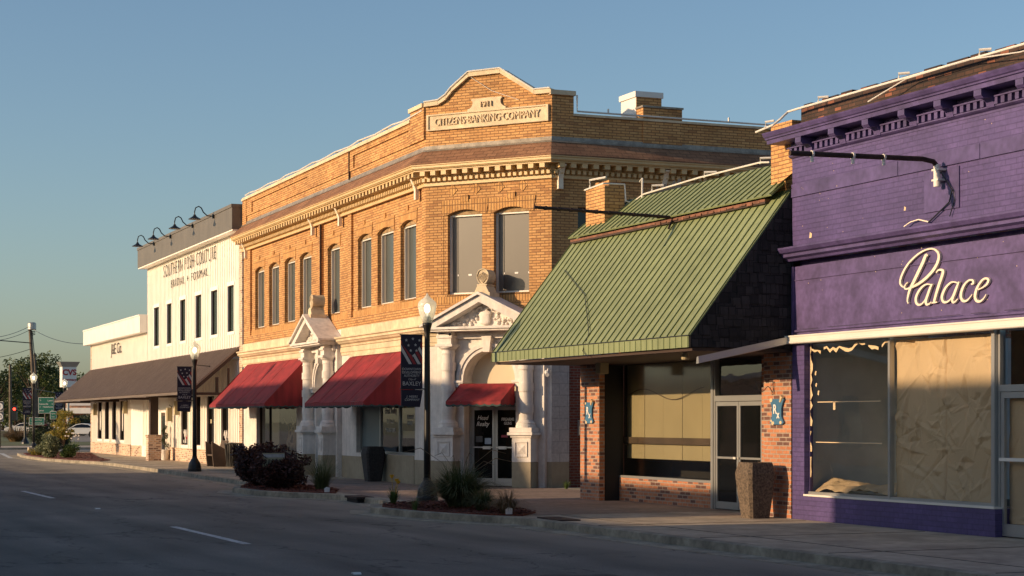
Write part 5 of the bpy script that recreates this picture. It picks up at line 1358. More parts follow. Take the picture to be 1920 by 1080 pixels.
# mulch beds
def bed(pts, lab):
    m = MB(); n = len(pts); P = []
    m.slab(pts, -.02, .03)
    xs = [p[0] for p in pts]; ys = [p[1] for p in pts]
    def inside(x, y):
        c = False
        for i in range(n):
            a, b = pts[i], pts[i - 1]
            if (a[1] > y) != (b[1] > y) and x < (b[0] - a[0]) * (y - a[1]) / (b[1] - a[1]) + a[0]: c = not c
        return c
    for _ in range(2600):
        x, y = random.uniform(min(xs), max(xs)), random.uniform(min(ys), max(ys))
        if not inside(x, y): continue
        a = random.uniform(0, 3.14); L = random.uniform(.02, .05); w_ = L * .35; z = .033 + random.uniform(0, .02); c, s = math.cos(a), math.sin(a)
        m.add([(x - c * L - s * w_, y - s * L + c * w_, z + random.uniform(-.01, .015)), (x + c * L - s * w_, y + s * L + c * w_, z), (x + c * L + s * w_, y + s * L - c * w_, z + .01), (x - c * L + s * w_, y - s * L - c * w_, z)], [(0, 1, 2, 3)])
    o = m.build('mulch_bed', M['mulch'], None, fix=False); tag(o, kind='stuff'); o['label'] = lab; o['category'] = 'mulch'
bed([(-31.3, 13.45), (-32.2, 12.75), (-33.7, 12.36), (-35.4, 12.15), (-36.4, 12.5), (-37.1, 13.2), (-36.9, 14.4), (-34.5, 14.5), (-32.2, 14.1)][::-1], 'red mulch in the near planting bed below the tall lamp')
bed([(-42.6, 13.45), (-43.8, 12.75), (-44.9, 12.36), (-47.1, 12.3), (-48.9, 12.9), (-50.6, 13.7), (-49.5, 14.3), (-45, 14.3)][::-1], 'red mulch in the middle planting bed under the purple shrubs')
bed([(-79.8, 14.75), (-82.7, 14.1), (-87.6, 13.75), (-94.9, 13.95), (-101, 14.65), (-103, 16), (-100, 18), (-88, 16.2), (-82, 15.6)][::-1], 'red mulch in the far planting bed at the street corner')
# storm drain inlets and little things
for px, py, lab in ((662, 939, 'dark kerb inlet at the right end of the middle planting bed'), (1033, 984, 'dark kerb inlet at the right end of the near planting bed')):
    x, y = ground(px, py + 3, -.12); t = thing('drain_inlet', lab, 'storm drain', (x, y + .1, -.12), R(-4), 'kerb inlets')
    MB().box(-.50, .50, -.12, -.0, .005, .09).build('opening', M['void'], t); MB().box(-.55, .55, -.16, .25, .09, .142).build('cover', M['rust'], t)
for px, py, lab, m_ in ((613, 922, 'small white plastic label stake in the middle planting bed', 'white'), (954, 963, 'small round white and blue cap lying on the red mulch', 'white')):
    x, y = ground(px, py, .04); t = thing('plant_marker', lab, 'marker', (x, y, .03)); t.scale = (.7, .7, .7); MB().add([(0, -.09, 0), (0, .09, .0), (0, .10, .15), (0, -.02, .18), (0, -.1, .12), (.02, -.09, 0), (.02, .09, 0), (.02, .10, .15), (.02, -.02, .18), (.02, -.1, .12)], [(0, 1, 2, 3, 4), (9, 8, 7, 6, 5), (0, 5, 6, 1), (1, 6, 7, 2), (2, 7, 8, 3), (3, 8, 9, 4), (4, 9, 5, 0)]).build('plate', M[m_], t)

# yard sign in the purple shrubs
x, y, z = atdepth(513, 862, 47.0); t = thing('yard_sign', 'pale yellow and grey yard sign standing in the purple shrubs', 'sign', (x, y, 0), R(90) + R(4))
bd = MB().box(-.29, .29, -.012, .012, z - .18, z + .17).build('board', M['blind'], t); MB().tube([(-.2, .02, 0), (-.2, .02, z - .1)], .008, 4).tube([(.2, .02, 0), (.2, .02, z - .1)], .008, 4).build('stake', M['black'], t)
MB().box(-.28, .28, -.014, -.0125, z + .06, z + .14).build('header', M['grey_block'], bd)
mm = MB()
for i in range(6):
    x_ = -.25 + i * .095; mm.tube([(x_, -.016, z - .15), (x_ + .03, -.016, z + .02), (x_ + .06, -.016, z + .0), (x_ + .03, -.016, z - .08)], .009, 4)
mm.build('painted_letters', M['letter'], bd)

# ================================================================== street lamps and banners
def street_lamp(label):
    t = thing('street_lamp', label, 'street lamp', (0, 0, 0), 0, 'black acorn globe street lamps')
    MB().lathe([(.235, 0), (.235, .10), (.22, .12), (.21, .22), (.19, .30), (.14, .38), (.12, .42), (.09, .46), (.085, .52)], 0, 0, 16).build('base', M['black'], t)
    MB().lathe([(.075, .50), (.072, 1.2), (.065, 2.6), (.058, 3.60), (.06, 3.62), (.075, 3.70), (.10, 3.79), (.105, 3.83)], 0, 0, 14).build('pole', M['black'], t, smooth=True)
    am = MB().tube([(0, -.06, 3.575), (0, -.62, 3.575)], .014, 6).tube([(0, -.06, 2.42), (0, -.62, 2.42)], .014, 6).build('banner_arm', M['black'], t)
    ar = MB().tube([(0, .05, 3.64), (0, .52, 3.60)], .014, 6).lathe([(.005, 3.57), (.03, 3.59), (.03, 3.61), (.005, 3.63)], 0, .52, 8).build('plant_arm', M['black'], t)
    g = MB().lathe([(.10, 3.84), (.135, 3.93), (.175, 4.06), (.20, 4.19), (.20, 4.24), (.185, 4.285), (.13, 4.335), (.07, 4.385), (.03, 4.43), (.012, 4.47), (.008, 4.48)], 0, 0, 22).build('globe', M['globe'], t, smooth=True)
    MB().lathe([(.02, 4.05), (.055, 4.09), (.065, 4.15), (.05, 4.21), (.02, 4.24)], 0, 0, 10).build('bulb', M['bulb'], g, smooth=True)
    MB().lathe([(.085, 3.835), (.085, 3.96), (.05, 4.0), (.02, 4.02)], 0, 0, 12).build('socket', M['alu'], g)
    return t
lamp = street_lamp('nearest black street lamp, standing in the near planting bed before the bank')
lx, ly = ground(801, 941, 0); lamp.location = (lx, ly, 0)
def star(cx, cz, r): return [(cx + r * (1 if k % 2 == 0 else .42) * math.sin(math.pi * k / 5), cz + r * (1 if k % 2 == 0 else .42) * math.cos(math.pi * k / 5)) for k in range(10)]
def banner(label, mid, low):
    """local x runs across the banner; hung in the plane facing the viewer"""
    t = thing('street_banner', label, 'banner', (0, 0, 0), R(90), 'street banners on the lamp posts')
    a, b = -.60, -.11; zt, zb = 3.57, 2.43; zs = 2.95
    MB().box(a, b, -.006, .006, zb, zt).build('cloth', M['navy'], t)
    MB().prism([(a, 2.40), (a + .0, 2.40), (b, 2.40), (b - .06, 2.03), (a - .0, 2.06)][1:], -.02, -.008).build('lower_cloth', M['navy'], t)
    st = MB(); wd = b - a
    def clip(poly, x0, x1, z0, z1):
        def cut(P, f, inter):
            out = []
            for i in range(len(P)):
                p, q = P[i - 1], P[i]
                if f(q):
                    if not f(p): out.append(inter(p, q))
                    out.append(q)
                elif f(p): out.append(inter(p, q))
            return out
        for ax, val, sg in ((0, x0, 1), (0, x1, -1), (1, z0, 1), (1, z1, -1)):
            if not poly: return poly
            f = lambda p: sg * (p[ax] - val) >= 0
            def inter(p, q):
                s = (val - p[ax]) / (q[ax] - p[ax]); return (p[0] + (q[0] - p[0]) * s, p[1] + (q[1] - p[1]) * s)
            poly = cut(poly, f, inter)
        return poly
    # diagonal folds of stripes on both sides of the starry V
    rd, wh = MB(), MB()
    for k in range(7):
        x0 = a + k * .10 - .12
        poly = clip([(x0, zt - .12), (x0 + .07, zt - .12), (x0 + .07 + .30, zs), (x0 + .30, zs)], a + .001, b - .001, zs, zt - .1)
        if len(poly) > 2:
            # hide the part under the star field on the right
            (wh if k % 2 == 0 else rd).prism(poly[::-1] if False else poly, -.0085, -.0065)
    rd.build('red_stripe', M['flag_red'], t); wh.build('white_stripe', M['flag_white'], t)
    MB().prism([(a + .01, zt - .001), (a + .03, zt - .2), (a + .20, zs + .22), (a + .27, zs + .18), (b - .05, zt - .22), (b - .001, zt - .001)], -.011, -.009).build('star_field', M['navy'], t)
    ss = MB()
    for (u, v) in ((.12, .09), (.27, .06), (.42, .09), (.17, .2), (.33, .19), (.22, .31), (.35, .31), (.28, .42), (.08, .02), (.45, .0)):
        if v > .03: ss.prism(star(a + u, zt - v - .02, .035), -.0135, -.0115)
    ss.build('star', M['flag_white'], t)
    y = -.012
    text('DOWNTOWN\nDEVELOPMENT\nAUTHORITY', .075, t, None, (a + b) / 2, 2.77, y, M['flag_white'], extr=.001, xs=.85)
    text('City of', .06, t, None, (a + b) / 2, 2.625, y, M['flag_white'], extr=.001, shear=.3)
    text('BAXLEY', .125, t, None, (a + b) / 2, 2.53, y, M['flag_white'], extr=.001, xs=.95)
    text(low, .07, t, None, (a + b) / 2, 2.22, -.023, M['flag_white'], extr=.001, shear=.2)
    return t
bn = banner('navy banner with flag print on the nearest street lamp', '', 'J. MEERS\nCOMPANY'); bn.location = (lx, ly, 0)
spots = [((365, 884), 'street lamp standing on the sidewalk in front of the white boutique', 'navy banner with flag print on the lamp before the white boutique'),
         ((63, 846), 'street lamp rising from the far planting bed beside the green road signs', 'navy banner with flag print on the lamp beside the green road signs'),
         ((121, 841), 'farthest street lamp, across the side street below the pharmacy sign', 'navy banner with flag print on the farthest street lamp below the pharmacy sign')]
for (px, py), la, lb in spots:
    x, y = ground(px, py, 0) if px != 121 else atdepth(121, 800, 121)[:2]
    dup(lamp, (x, y, 0), 0, la); dup(bn, (x, y, 0), R(90), lb)
x, y = ground(63, 846, 0); tag(MB().box(x - .3, x + .3, y - .3, y + .3, 0, .22).build('lamp_footing', M['concrete']), 'pale concrete footing block under the lamp in the far planting bed', 'footing')

# ================================================================== planters, bench, bin, topiary
def planter(label, mat='aggregate'):
    t = thing('planter', label, 'planter', (0, 0, 0), 0, 'tall tapered square planters')
    m = MB(); P = [(.20, 0), (.285, .72), (.29, .80), (.245, .985), (.235, 1.0), (.205, 1.0), (.20, .94)]
    vs = []
    for r, z in P:
        c = r * .80
        for sx, sy in ((c, -r), (r, -c), (r, c), (c, r), (-c, r), (-r, c), (-r, -c), (-c, -r)): vs.append((sx, sy, z))
    n = 8; fs = [(i * n + k, i * n + (k + 1) % n, (i + 1) * n + (k + 1) % n, (i + 1) * n + k) for i in range(len(P) - 1) for k in range(n)] + [tuple(range(n - 1, -1, -1))]
    m.add(vs, fs); m.build('pot', M[mat], t); MB().box(-.2, .2, -.2, .2, .90, .93).build('soil', M['bark'], t); return t
pl = planter('tall brown pebble finish planter in front of the peeling Rx brick pier'); pl.location = (-29.07, 17.02, 0); pl.scale = (.98, .98, 1)
pl2 = planter('tall dark planter below the left end of the second red awning', 'aggregate')
for ch_ in pl2.children:
    if ch_.name.startswith('pot'): ch_.data.materials[0] = paint('dark_aggregate', (.045, .04, .037), rough=.85, var=.4, scale=28, bmp=.6, fine=60)
x, y = ground(684, 903, 0); pl2.location = (x, y + .25, 0)
# bench
x, y = ground(409, 874.5, 0); bt = thing('bench', 'dark weathered wooden bench with slab ends against the white boutique wall', 'bench', (x, y, 0), AS)
for s, xx in ((-1, -.55), (1, .55)): MB().prism([(0, 0), (.55, 0), (.6, .45), (.62, .95), (.0, .6), (-.0, .3)], -.04, .04).build('end_panel', M['bench_wood'], bt); e_ = [c for c in bt.children][-1]; e_.location = (xx, .25, 0); e_.rotation_euler.z = -R(90); 
MB().box(-.55, .55, -.3, .15, .40, .46).build('seat', M['bench_wood'], bt); MB().add([(-.55, .14, .46), (.55, .14, .46), (.55, .24, .98), (-.55, .24, .98), (-.55, .19, .46), (.55, .19, .46), (.55, .29, .98), (-.55, .29, .98)], [(0, 1, 2, 3), (7, 6, 5, 4), (0, 4, 5, 1), (1, 5, 6, 2), (2, 6, 7, 3), (3, 7, 4, 0)]).build('backrest', M['bench_wood'], bt)
MB().box(-.55, .55, -.05, .0, .1, .35).build('stretcher', M['bench_wood'], bt)
x, y = ground(437, 876, 0); tc = thing('litter_bin', 'round black slatted litter bin standing beside the wooden bench', 'litter bin', (x, y, 0))
m = MB()
for k in range(22): a = 2 * math.pi * k / 22; m.tube([(.25 * math.cos(a), .25 * math.sin(a), .04), (.27 * math.cos(a), .27 * math.sin(a), .45), (.31 * math.cos(a), .31 * math.sin(a), .86)], .018, 4)
m.build('slats', M['black'], tc); MB().lathe([(.22, .02), (.24, .4), (.26, .82)], 0, 0, 16).build('liner', M['black'], tc); MB().lathe([(.31, .84), (.335, .86), (.335, .90), (.25, .91), (.16, .90)], 0, 0, 20).build('rim', M['black'], tc)
xt = JS.X(309, -.25); tp_ = thing('topiary', 'small spiral topiary in a pale pot beside the boutique door', 'potted plant', (JX0 + xt * math.cos(AS) + .25 * math.sin(AS), jy + xt * math.sin(AS) - .25, 0))
MB().lathe([(.16, 0), (.2, .25), (.24, .42), (.24, .46), (.2, .46)], 0, 0, 14).build('pot', M['white'], tp_)
m = MB()
for i in range(40): u = i / 40; a = u * 14; leaf_cloud(m, (.13 * (1 - u * .6) * math.cos(a), .13 * (1 - u * .6) * math.sin(a), .55 + u * .95), (.13 * (1 - u * .55),) * 3, 22, .03, hollow=0)
m.build('foliage', M['leaf_hedge'], tp_, fix=False); MB().tube([(0, 0, .4), (0, 0, 1.4)], .02, 5).build('stem', M['bark'], tp_)

# ================================================================== far corner planting
def at_g(px, py): return ground(px, py, .03)
x, y = at_g(93, 858); shrub('silver_shrub', 'rounded silvery green shrub in the far planting bed', 'shrub', x, y, lumps(0, 0, .62, 1.15, 12), M['leaf_silver'], 3500, .06, up=.8)
x, y = at_g(119, 852)
t = thing('small_tree', 'small yellow green tree in the far planting bed before the boutique', 'tree', (x, y, 0)); m = MB(); tr = MB()
tr.tube([(0, 0, 0), (.05, 0, .6), (0, .05, 1.3)], [.04, .03, .02], 6)
for i in range(26):
    a = random.uniform(0, 6.28); hh = random.uniform(.9, 2.15); rr = random.uniform(.1, .75) * (1.15 - abs(hh - 1.45) * .6); c = (rr * math.cos(a), rr * math.sin(a), hh)
    tr.tube([(0, .03, hh * .5), (c[0] * .6, c[1] * .6, hh * .8), c], [.015, .01, .005], 4); leaf_cloud(m, c, (.26, .26, .16), 85, .055, hollow=0)
m.build('crown', M['leaf_yel'], t, fix=False); tr.build('trunk', M['bark'], t)
x, y = at_g(128, 858); shrub('garden_shrub', 'low green shrub with pale flowers at the right end of the far bed', 'shrub', x, y, lumps(0, 0, .5, .62, 8), M['leaf_green'], 1800, .05, up=.5)
fl = MB(); x, y = at_g(136, 856)
t = thing('flower_stalks', 'thin stalks with pale pink blooms at the right end of the far bed', 'flowers', (x, y, 0))
for i in range(12): a, b, h_ = random.uniform(-.4, .4), random.uniform(-.3, .3), random.uniform(.7, 1.1); fl.tube([(a * .4, b * .4, 0), (a, b, h_)], .007, 4)
fl.build('stalk', M['leaf_green'], t); fl = MB()
for i in range(12): a, b, h_ = random.uniform(-.4, .4), random.uniform(-.3, .3), random.uniform(.8, 1.15); fl.lathe([(.01, h_), (.045, h_ + .03), (.04, h_ + .07), (.01, h_ + .08)], a, b, 6)
fl.build('bloom', M['petal_white'], t)
x, y = at_g(66, 853); shrub('flower_patch', 'low patch of yellow and green flowers beside the lamp footing', 'flowers', x + .5, y, lumps(0, 0, .45, .35, 6), M['leaf_yel'], 900, .045)
x, y, _ = atdepth(84, 800, 118); shrub('hedge_shrub', 'dark broad shrub behind the silvery shrub at the far corner', 'shrub', x, y, lumps(0, 0, 1.0, 1.35, 12), M['leaf_hedge'], 2500, .08)
x, y, _ = atdepth(108, 800, 112); shrub('hedge_shrub', 'dark low shrub behind the small yellow green tree', 'shrub', x, y, lumps(0, 0, .9, 1.15, 12), M['leaf_hedge'], 2200, .08)
x, y, _ = atdepth(74, 800, 117); shrub('red_flower_shrub', 'shrub covered in crimson and white flowers behind the far lamp', 'shrub', x, y, [(-.5, -.3, 1.45, .8, .5, .22), (.2, .4, 1.5, .7, .6, .25), (0, 0, .8, .8, .7, .6)], M['leaf_hedge'], 1500, .08)
fl = MB(); leaf_cloud(fl, (-.3, 0, 1.5), (.9, .6, .22), 150, .08, hollow=0); o = [q for q in C.objects if q.name.startswith('red_flower_shrub') and q.type == 'EMPTY'][0]; fl.build('bloom', M['petal_red'], o, fix=False); fl = MB(); leaf_cloud(fl, (-.1, 0, 1.6), (.5, .5, .15), 40, .08, hollow=0); fl.build('bloom', M['petal_white'], o, fix=False)
x, y, _ = atdepth(31, 830, 150); grass_clump('grass_clump', 'wide dry brown grass clump across the side street', x, y, 2.0, 1.35, 700, M['grass_tan'], .7, wd=.03)

# far sidewalk, lawn
tag(MB().slab([(-122, 13.6), (-122, 60), (-132, 60), (-135, 13.6)], -.3, .0).build('far_sidewalk', M['concrete']), kind='structure')
tag(MB().slab([(-132, 14.8), (-128, 60), (-300, 70), (-300, 17)], -.3, .03).build('lawn', paint('lawn_grass', (.10, .11, .03), rough=.95, var=.4, scale=1.5)), kind='structure')
tag(MB().slab([(-150, 24), (-150, 100), (-215, 120), (-260, 40)], -.3, .045).build('parking_lot', M['asphalt']), kind='structure')
# street post under the far banner
x, y, _ = atdepth(47, 800, 136); t = thing('signal_post', 'black post with flared foot standing left of the far lamp', 'post', (x, y, 0)); MB().lathe([(.09, .4), (.08, 3.4)], 0, 0, 10).build('pole', M['black'], t); MB().lathe([(.3, 0), (.28, .15), (.14, .4), (.1, .5)], 0, 0, 12).build('base', M['black'], t)

# ================================================================== signs
def board(name, label, pxa, pxb, pya, pyb, D, lines, posts, size, mat='sign_green'):
    x, y, _ = atdepth((pxa + pxb) / 2, 780, D); k = D / F; w_ = (pxb - pxa) * k; z0, z1 = CH + (HZ - pyb) * k, CH + (HZ - pya) * k
    t = thing(name, label, 'road sign', (x, y, 0), math.atan2(RT[1], RT[0]))
    MB().box(-w_ / 2, w_ / 2, -.02, .0, z0, z1).build('border', M['white'], t)
    b = MB().box(-w_ / 2 + .022, w_ / 2 - .022, -.026, -.0205, z0 + .022, z1 - .022).build('panel', M[mat], t)
    for (s, u, v, al) in lines: text(s, size, b, None, -w_ / 2 + w_ * u, z0 + (z1 - z0) * v, -.030, M['white'], extr=.002, align=al, bold=.0)
    if posts:
        m = MB()
        for u in posts: m.tube([(-w_ / 2 + w_ * u, .04, 0), (-w_ / 2 + w_ * u, .04, z1 - .1)], .045, 6)
        m.build('post', M['pole_wood'], t)
    return t
board('road_sign', 'large green sign listing four towns with arrows', 72, 101, 745, 775, 118, [('↑', .08, .8, 'LEFT'), ('Lyons', .95, .8, 'RIGHT'), ('Glennville', .05, .58, 'LEFT'), ('→', .95, .58, 'RIGHT'), ('←', .06, .4, 'LEFT'), ('Hazlehurst', .95, .4, 'RIGHT'), ('Jesup', .05, .18, 'LEFT'), ('→', .95, .18, 'RIGHT')], (.42,), .145)
board('road_sign', 'small green sign just right of the four town sign', 94, 106, 771, 786, 114, [('Lyons', .5, .7, 'CENTER'), ('Hwy', .5, .3, 'CENTER')], (), .10)
MB().tube([(0, .04, 0), (0, .04, 2.2)], .03, 5).build('post', M['pole_wood'], [o for o in C.objects if o.name.startswith('road_sign') and o.type == 'EMPTY'][-1])
board('road_sign', 'low green sign pointing left to a technical college', 54.5, 83, 783, 797, 112, [('← Coastal Pines', .5, .68, 'CENTER'), ('Technical College', .5, .28, 'CENTER')], (.3,), .10)
# route markers at the left edge
for py, s in ((762, '1'), (781, '15')):
    board('route_marker', ['upper', 'lower'][py > 770] + ' white route shield on a black board at the left edge', -6, 6, py - 9, py + 9, 120, [], (), .3, 'black')
    o = [o for o in C.objects if o.name.startswith('route_marker') and o.type == 'EMPTY'][-1]; k = 120 / F; zc = CH + (HZ - py) * k
    MB().prism([(.20 * math.cos(q), zc + .22 * math.sin(q)) for q in [2 * math.pi * i / 14 for i in range(14)]], -.034, -.028).build('shield', M['white'], o); text(s, .26, o, None, 0, zc, -.04, M['letter'], extr=.002)
    MB().tube([(0, .04, 0), (0, .04, zc)], .04, 5).build('post', M['pole_wood'], o)
# traffic signal
x, y, z = atdepth(27, 767, 150); t = thing('traffic_signal', 'dark traffic signal showing red beside the grey pole', 'traffic light', (x, y, 0), math.atan2(RT[1], RT[0]))
MB().box(-.17, .17, 0, .3, z - .9, z + .3).build('housing', M['black'], t); MB().tube([(0, -.03, z), (0, .0, z)], .11, 12).build('red_light', M['lamp_red'], t)
MB().tube([(.1, .15, z - .1), (.5, .15, z - .25), (.9, .15, z - .6), (1.6, .15, z - .75)], .06, 6).build('mast_arm', M['black'], t); MB().tube([(1.6, .15, 0), (1.6, .15, z - .7)], .07, 6).build('post', M['black'], t)
# pharmacy sign
x, y, _ = atdepth(123, 780, 225); k = 225 / F; t = thing('pharmacy_pylon', 'tall pale pharmacy pylon sign with red letters above the trees', 'sign', (x, y, 0), math.atan2(RT[1], RT[0]) + R(38))
z0, z1 = CH + (HZ - 726) * k, CH + (HZ - 684) * k
bd = MB().box(-.55, 1.15, -.7, .7, z0, z1 + .0).build('cabinet', M['white'], t)
MB().add([(-.9, -1.1, z1 + .35), (1.5, -1.1, z1 + .35), (1.5, 1.1, z1 + .35), (-.9, 1.1, z1 + .35), (-.6, -.75, z1 - .25), (1.2, -.75, z1 - .25), (1.2, .75, z1 - .25), (-.6, .75, z1 - .25)], [(0, 1, 2, 3), (7, 6, 5, 4), (0, 4, 5, 1), (1, 5, 6, 2), (2, 6, 7, 3), (3, 7, 4, 0)]).build('cornice', M['alu'], t)
t2 = text('CVS', .95, bd, None, .3, z0 + 1.75, -.72, M['letter_red'], extr=.01, bold=.03); text('pharmacy', .42, bd, None, .3, z0 + .9, -.72, M['letter_red'], extr=.01, bold=.01)
MB().tube([(.3, 0, 0), (.3, 0, z0)], .16, 8).build('pole', M['alu'], t)
for o in (bd, t2): pass
t.rotation_euler.z = R(93)

# ================================================================== utility poles and wires
def pole(label, p0, p1, r, head=False):
    t = thing('utility_pole', label, 'utility pole', p0); d = Vector(p1) - Vector(p0)
    MB().tube([(0, 0, 0), tuple(d * .5), tuple(d)], [r, r * .88, r * .72], 10).build('pole', M['pole_wood'], t)
    if head:
        MB().lathe([(.27, d.z - .25), (.30, d.z - .2), (.30, d.z + .2), (.22, d.z + .27)], d.x + .1, d.y + .12, 12).build('transformer', M['alu'], t)
        m = MB()
        for i in range(3): m.tube([(d.x, d.y, d.z - .4 - i * .12), (d.x + .1, d.y + .35, d.z - .35 - i * .1)], .03, 5)
        m.tube([(d.x * .9, d.y * .9 + .1, d.z - .3), (d.x * .6 + .15, d.y * .6 + .2, d.z * .62), (.15, .15, d.z * .4)], .03, 5); m.build('cables', M['black'], t)
    return t
P0 = atdepth(70, 788, 130); P1 = atdepth(56, 612, 130); pole('tall leaning utility pole with a grey transformer, behind the far lamp', (P0[0], P0[1], 0), P1, .15, True)
Q0 = atdepth(72, 788, 134); Q1 = atdepth(65, 662, 134); pole('thinner pole standing close behind the leaning transformer pole', (Q0[0], Q0[1], 0), Q1, .10)
S0 = atdepth(20, 788, 205); S1 = atdepth(19, 684, 205); pole('straight grey utility pole near the left edge beside the pickup', (S0[0], S0[1], 0), S1, .19)
def wire(label, a, b, sag, r=.018):
    P = [tuple(Vector(a).lerp(Vector(b), i / 16) - Vector((0, 0, sag * 4 * (i / 16) * (1 - i / 16)))) for i in range(17)]
    o = MB().tube(P, r, 5).build('overhead_wire', M['black']); tag(o, label, 'wire', 'overhead wires at the far corner')
wire('wire running from the leaning pole to the boutique parapet', atdepth(60, 616, 130), atdepth(176, 644, 104), .35)
wire('highest wire leaving the picture to the left of the leaning pole', atdepth(-30, 634, 118), atdepth(55, 612, 130), .2)
wire('second highest wire left of the leaning pole, just below the first', atdepth(-30, 640, 119), atdepth(55, 619, 130), .2)
wire('thick level cable left of the leaning pole at mid height', atdepth(-30, 636, 124), atdepth(57, 643, 130), .0, .035)
wire('lowest wire sloping down to the left of the leaning pole', atdepth(-30, 674, 126), atdepth(58, 654, 130), .1)
wire('thin wire crossing above the green road signs', atdepth(68, 730, 132), atdepth(112, 738, 160), .0)

# ================================================================== cars
def wheel(parent, x, y, r=.33):
    w_ = MB().tube([(x, y - .10, r), (x, y + .10, r)], r, 18).build('wheel', M['rubber'], parent); MB().tube([(x, y - .115, r), (x, y - .095, r)], r * .62, 12).build('rim', M['chrome'], w_)
def car(label, px, py, D, ang, pickup=False, L=4.6):
    x, y, _ = atdepth(px, py, D); t = thing('pickup_truck' if pickup else 'parked_car', label, 'pickup' if pickup else 'car', (x, y, 0), ang)
    if pickup:
        body = [(-2.8, .45), (2.6, .45), (2.75, .6), (2.75, 1.0), (2.6, 1.12), (1.3, 1.18), (.75, 1.18), (.2, 1.86), (-1.15, 1.9), (-1.25, 1.2), (-2.8, 1.15)]; gl = [(.62, 1.22), (.18, 1.78), (-1.05, 1.82), (-1.08, 1.22)]; wx = (-1.8, 1.75); r = .4
    else:
        body = [(-2.2, .35), (2.1, .32), (2.28, .5), (2.25, .72), (1.9, .86), (1.0, .96), (.35, 1.34), (-.2, 1.43), (-.9, 1.38), (-1.65, 1.05), (-2.2, .98), (-2.3, .7)]; gl = [(.86, .98), (.32, 1.28), (-.2, 1.36), (-.85, 1.31), (-1.35, 1.04), (-1.2, .98)]; wx = (-1.35, 1.4); r = .33
    hb = .85 if not pickup else .95
    # arches cut as dark discs proud of the body, cabin narrowed
    m = MB(); n = len(body); vs = []
    for yy, in ((-hb,), (-hb * .98,), (hb * .98,), (hb,)): pass
    ring = lambda s, k: [(a, s * (hb - (max(0, z - .9) * .28) - (0 if k else .0)), z) for a, z in body]
    A_, B_ = ring(-1, 0), ring(1, 0); m.add(A_ + B_, [tuple(range(n)), tuple(range(2 * n - 1, n - 1, -1))] + [(i, i + n, (i + 1) % n + n, (i + 1) % n) for i in range(n)])
    b = m.build('body', M['car_white'], t, bevel=.05)
    for s in (-1, 1):
        g = MB(); g.add([(a, s * (hb - (z - .9) * .28 + .006), z) for a, z in gl], [tuple(range(len(gl)))]); g.build('side_window', M['dark_glass'], t, fix=False)
        for wx_ in wx: MB().tube([(wx_, s * (hb - .05), r), (wx_, s * (hb + .004), r)], r * 1.2, 18).build('wheel_arch', M['black'], t); wheel(t, wx_, s * (hb - .02), r)
        MB().box(2.1 if not pickup else 2.6, 2.27 if not pickup else 2.77, s * .72 - .12, s * .72 + .12, .62, .74).build('headlight', M['chrome'], t)
    i0 = 5 if not pickup else 6
    p, q = body[i0], body[i0 + 1]
    f = lambda z, s: s * (hb - max(0, z - .9) * .28 - .06)
    MB().add([(p[0] - .02, f(p[1], -1), p[1] + .06), (p[0] - .02, f(p[1], 1), p[1] + .06), (q[0] + .04, f(q[1], 1), q[1]), (q[0] + .04, f(q[1], -1), q[1])], [(0, 1, 2, 3)]).build('windscreen', M['dark_glass'], t)
    return t
ra = math.atan2(RT[1], RT[0])
car('white coupe parked beyond the side street next to the boutique corner', 152, 800, 192, ra + R(180))
car('white sedan parked behind the brown grass clump', 44, 800, 242, ra + R(180))
car('pale car partly hidden behind the green signs', 84, 800, 262, ra + R(180))
car('white pickup parked at the left edge behind the grey utility pole', 28, 800, 400, ra, True)

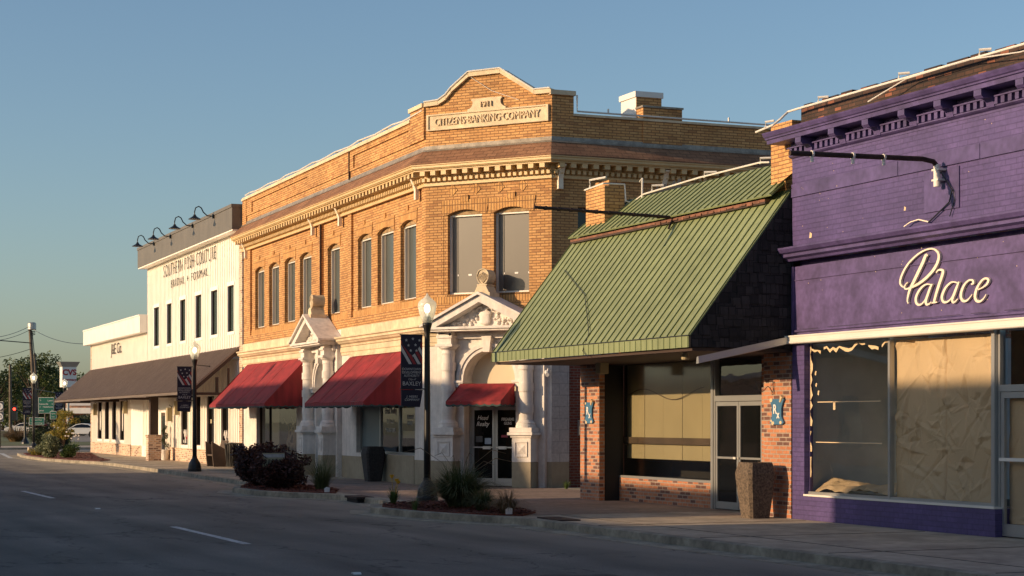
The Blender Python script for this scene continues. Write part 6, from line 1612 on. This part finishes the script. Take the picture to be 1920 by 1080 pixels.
# background buildings
x, y, _ = atdepth(160, 780, 235); t = thing('far_store', 'far low store with white fascia glimpsed left of the boutique', 'building', (x, y, 0), ra)
MB().box(-2.5, 6, 0, 8, 0, 4.6).build('wall', M['shop_brick'], t); MB().box(-3.2, 6, -1.2, .0, 2.6, 3.3).build('fascia', M['white'], t); MB().box(-1.5, 1, -.06, -.01, .4, 2.4).build('window', M['dark_glass'], t)
MB().box(-2.0, 5.5, -.2, .0, 3.6, 5.0).build('sign_board', M['flag_white'], t)
x, y, _ = atdepth(150, 780, 205); shrub('hedge_shrub', 'broad dark hedge bush behind the white coupe', 'shrub', x, y, lumps(0, 0, 2.0, 2.3, 12), M['leaf_hedge'], 3500, .14)

# ================================================================== trees
def tree(label, px, D, h, rad, seed, mat='leaf_dark', n=4200, s=.20):
    random.seed(seed); x, y, _ = atdepth(px, 780, D)
    t = thing('broadleaf_tree', label, 'tree', (x, y, 0), 0, 'trees beyond the far corner'); tr = MB(); m = MB()
    tr.tube([(0, 0, 0), (.1, .1, h * .25), (-.1, .1, h * .5), (0, 0, h * .8)], [.32, .26, .18, .06], 8)
    K = 30
    for i in range(K):
        a = random.uniform(0, 6.28); zz = h * (.22 + .72 * random.random()); rr = rad * random.uniform(.2, 1) * (1 - max(0, zz / h - .6) * 1.6); c = (rr * math.cos(a), rr * math.sin(a), zz)
        tr.tube([(0, 0, zz * .55), (c[0] * .5, c[1] * .5, zz * .8), c], [.09, .06, .02], 5)
        q = rad * random.uniform(.22, .38); leaf_cloud(m, c, (q, q, q * .75), n // K, s, hollow=.35)
    m.build('crown', M[mat], t, fix=False); tr.build('trunk', M['bark'], t)
tree('tall dark tree cut by the left edge of the picture', -8, 275, 10.5, 5.2, 11, s=.22)
tree('dark tree behind the straight grey utility pole', 28, 290, 10.0, 5.0, 12, s=.22)
tree('tallest dark tree, behind the leaning transformer pole', 62, 265, 11.2, 5.0, 13, s=.22)
tree('dark tree sloping down beside the pharmacy pylon', 92, 280, 9.6, 4.6, 14, s=.22)
tree('lower tree seen just right of the pharmacy pylon', 152, 330, 9.6, 5.6, 15, s=.26)
tree('low dense tree behind the green road signs', 112, 300, 7.0, 5.6, 16, s=.26)
tree('distant low tree filling the gap below the pharmacy pylon', 48, 330, 6.5, 7.0, 17, s=.3)
tree('distant tree at the far left behind the route shields', 5, 330, 7.0, 7.0, 18, s=.3)
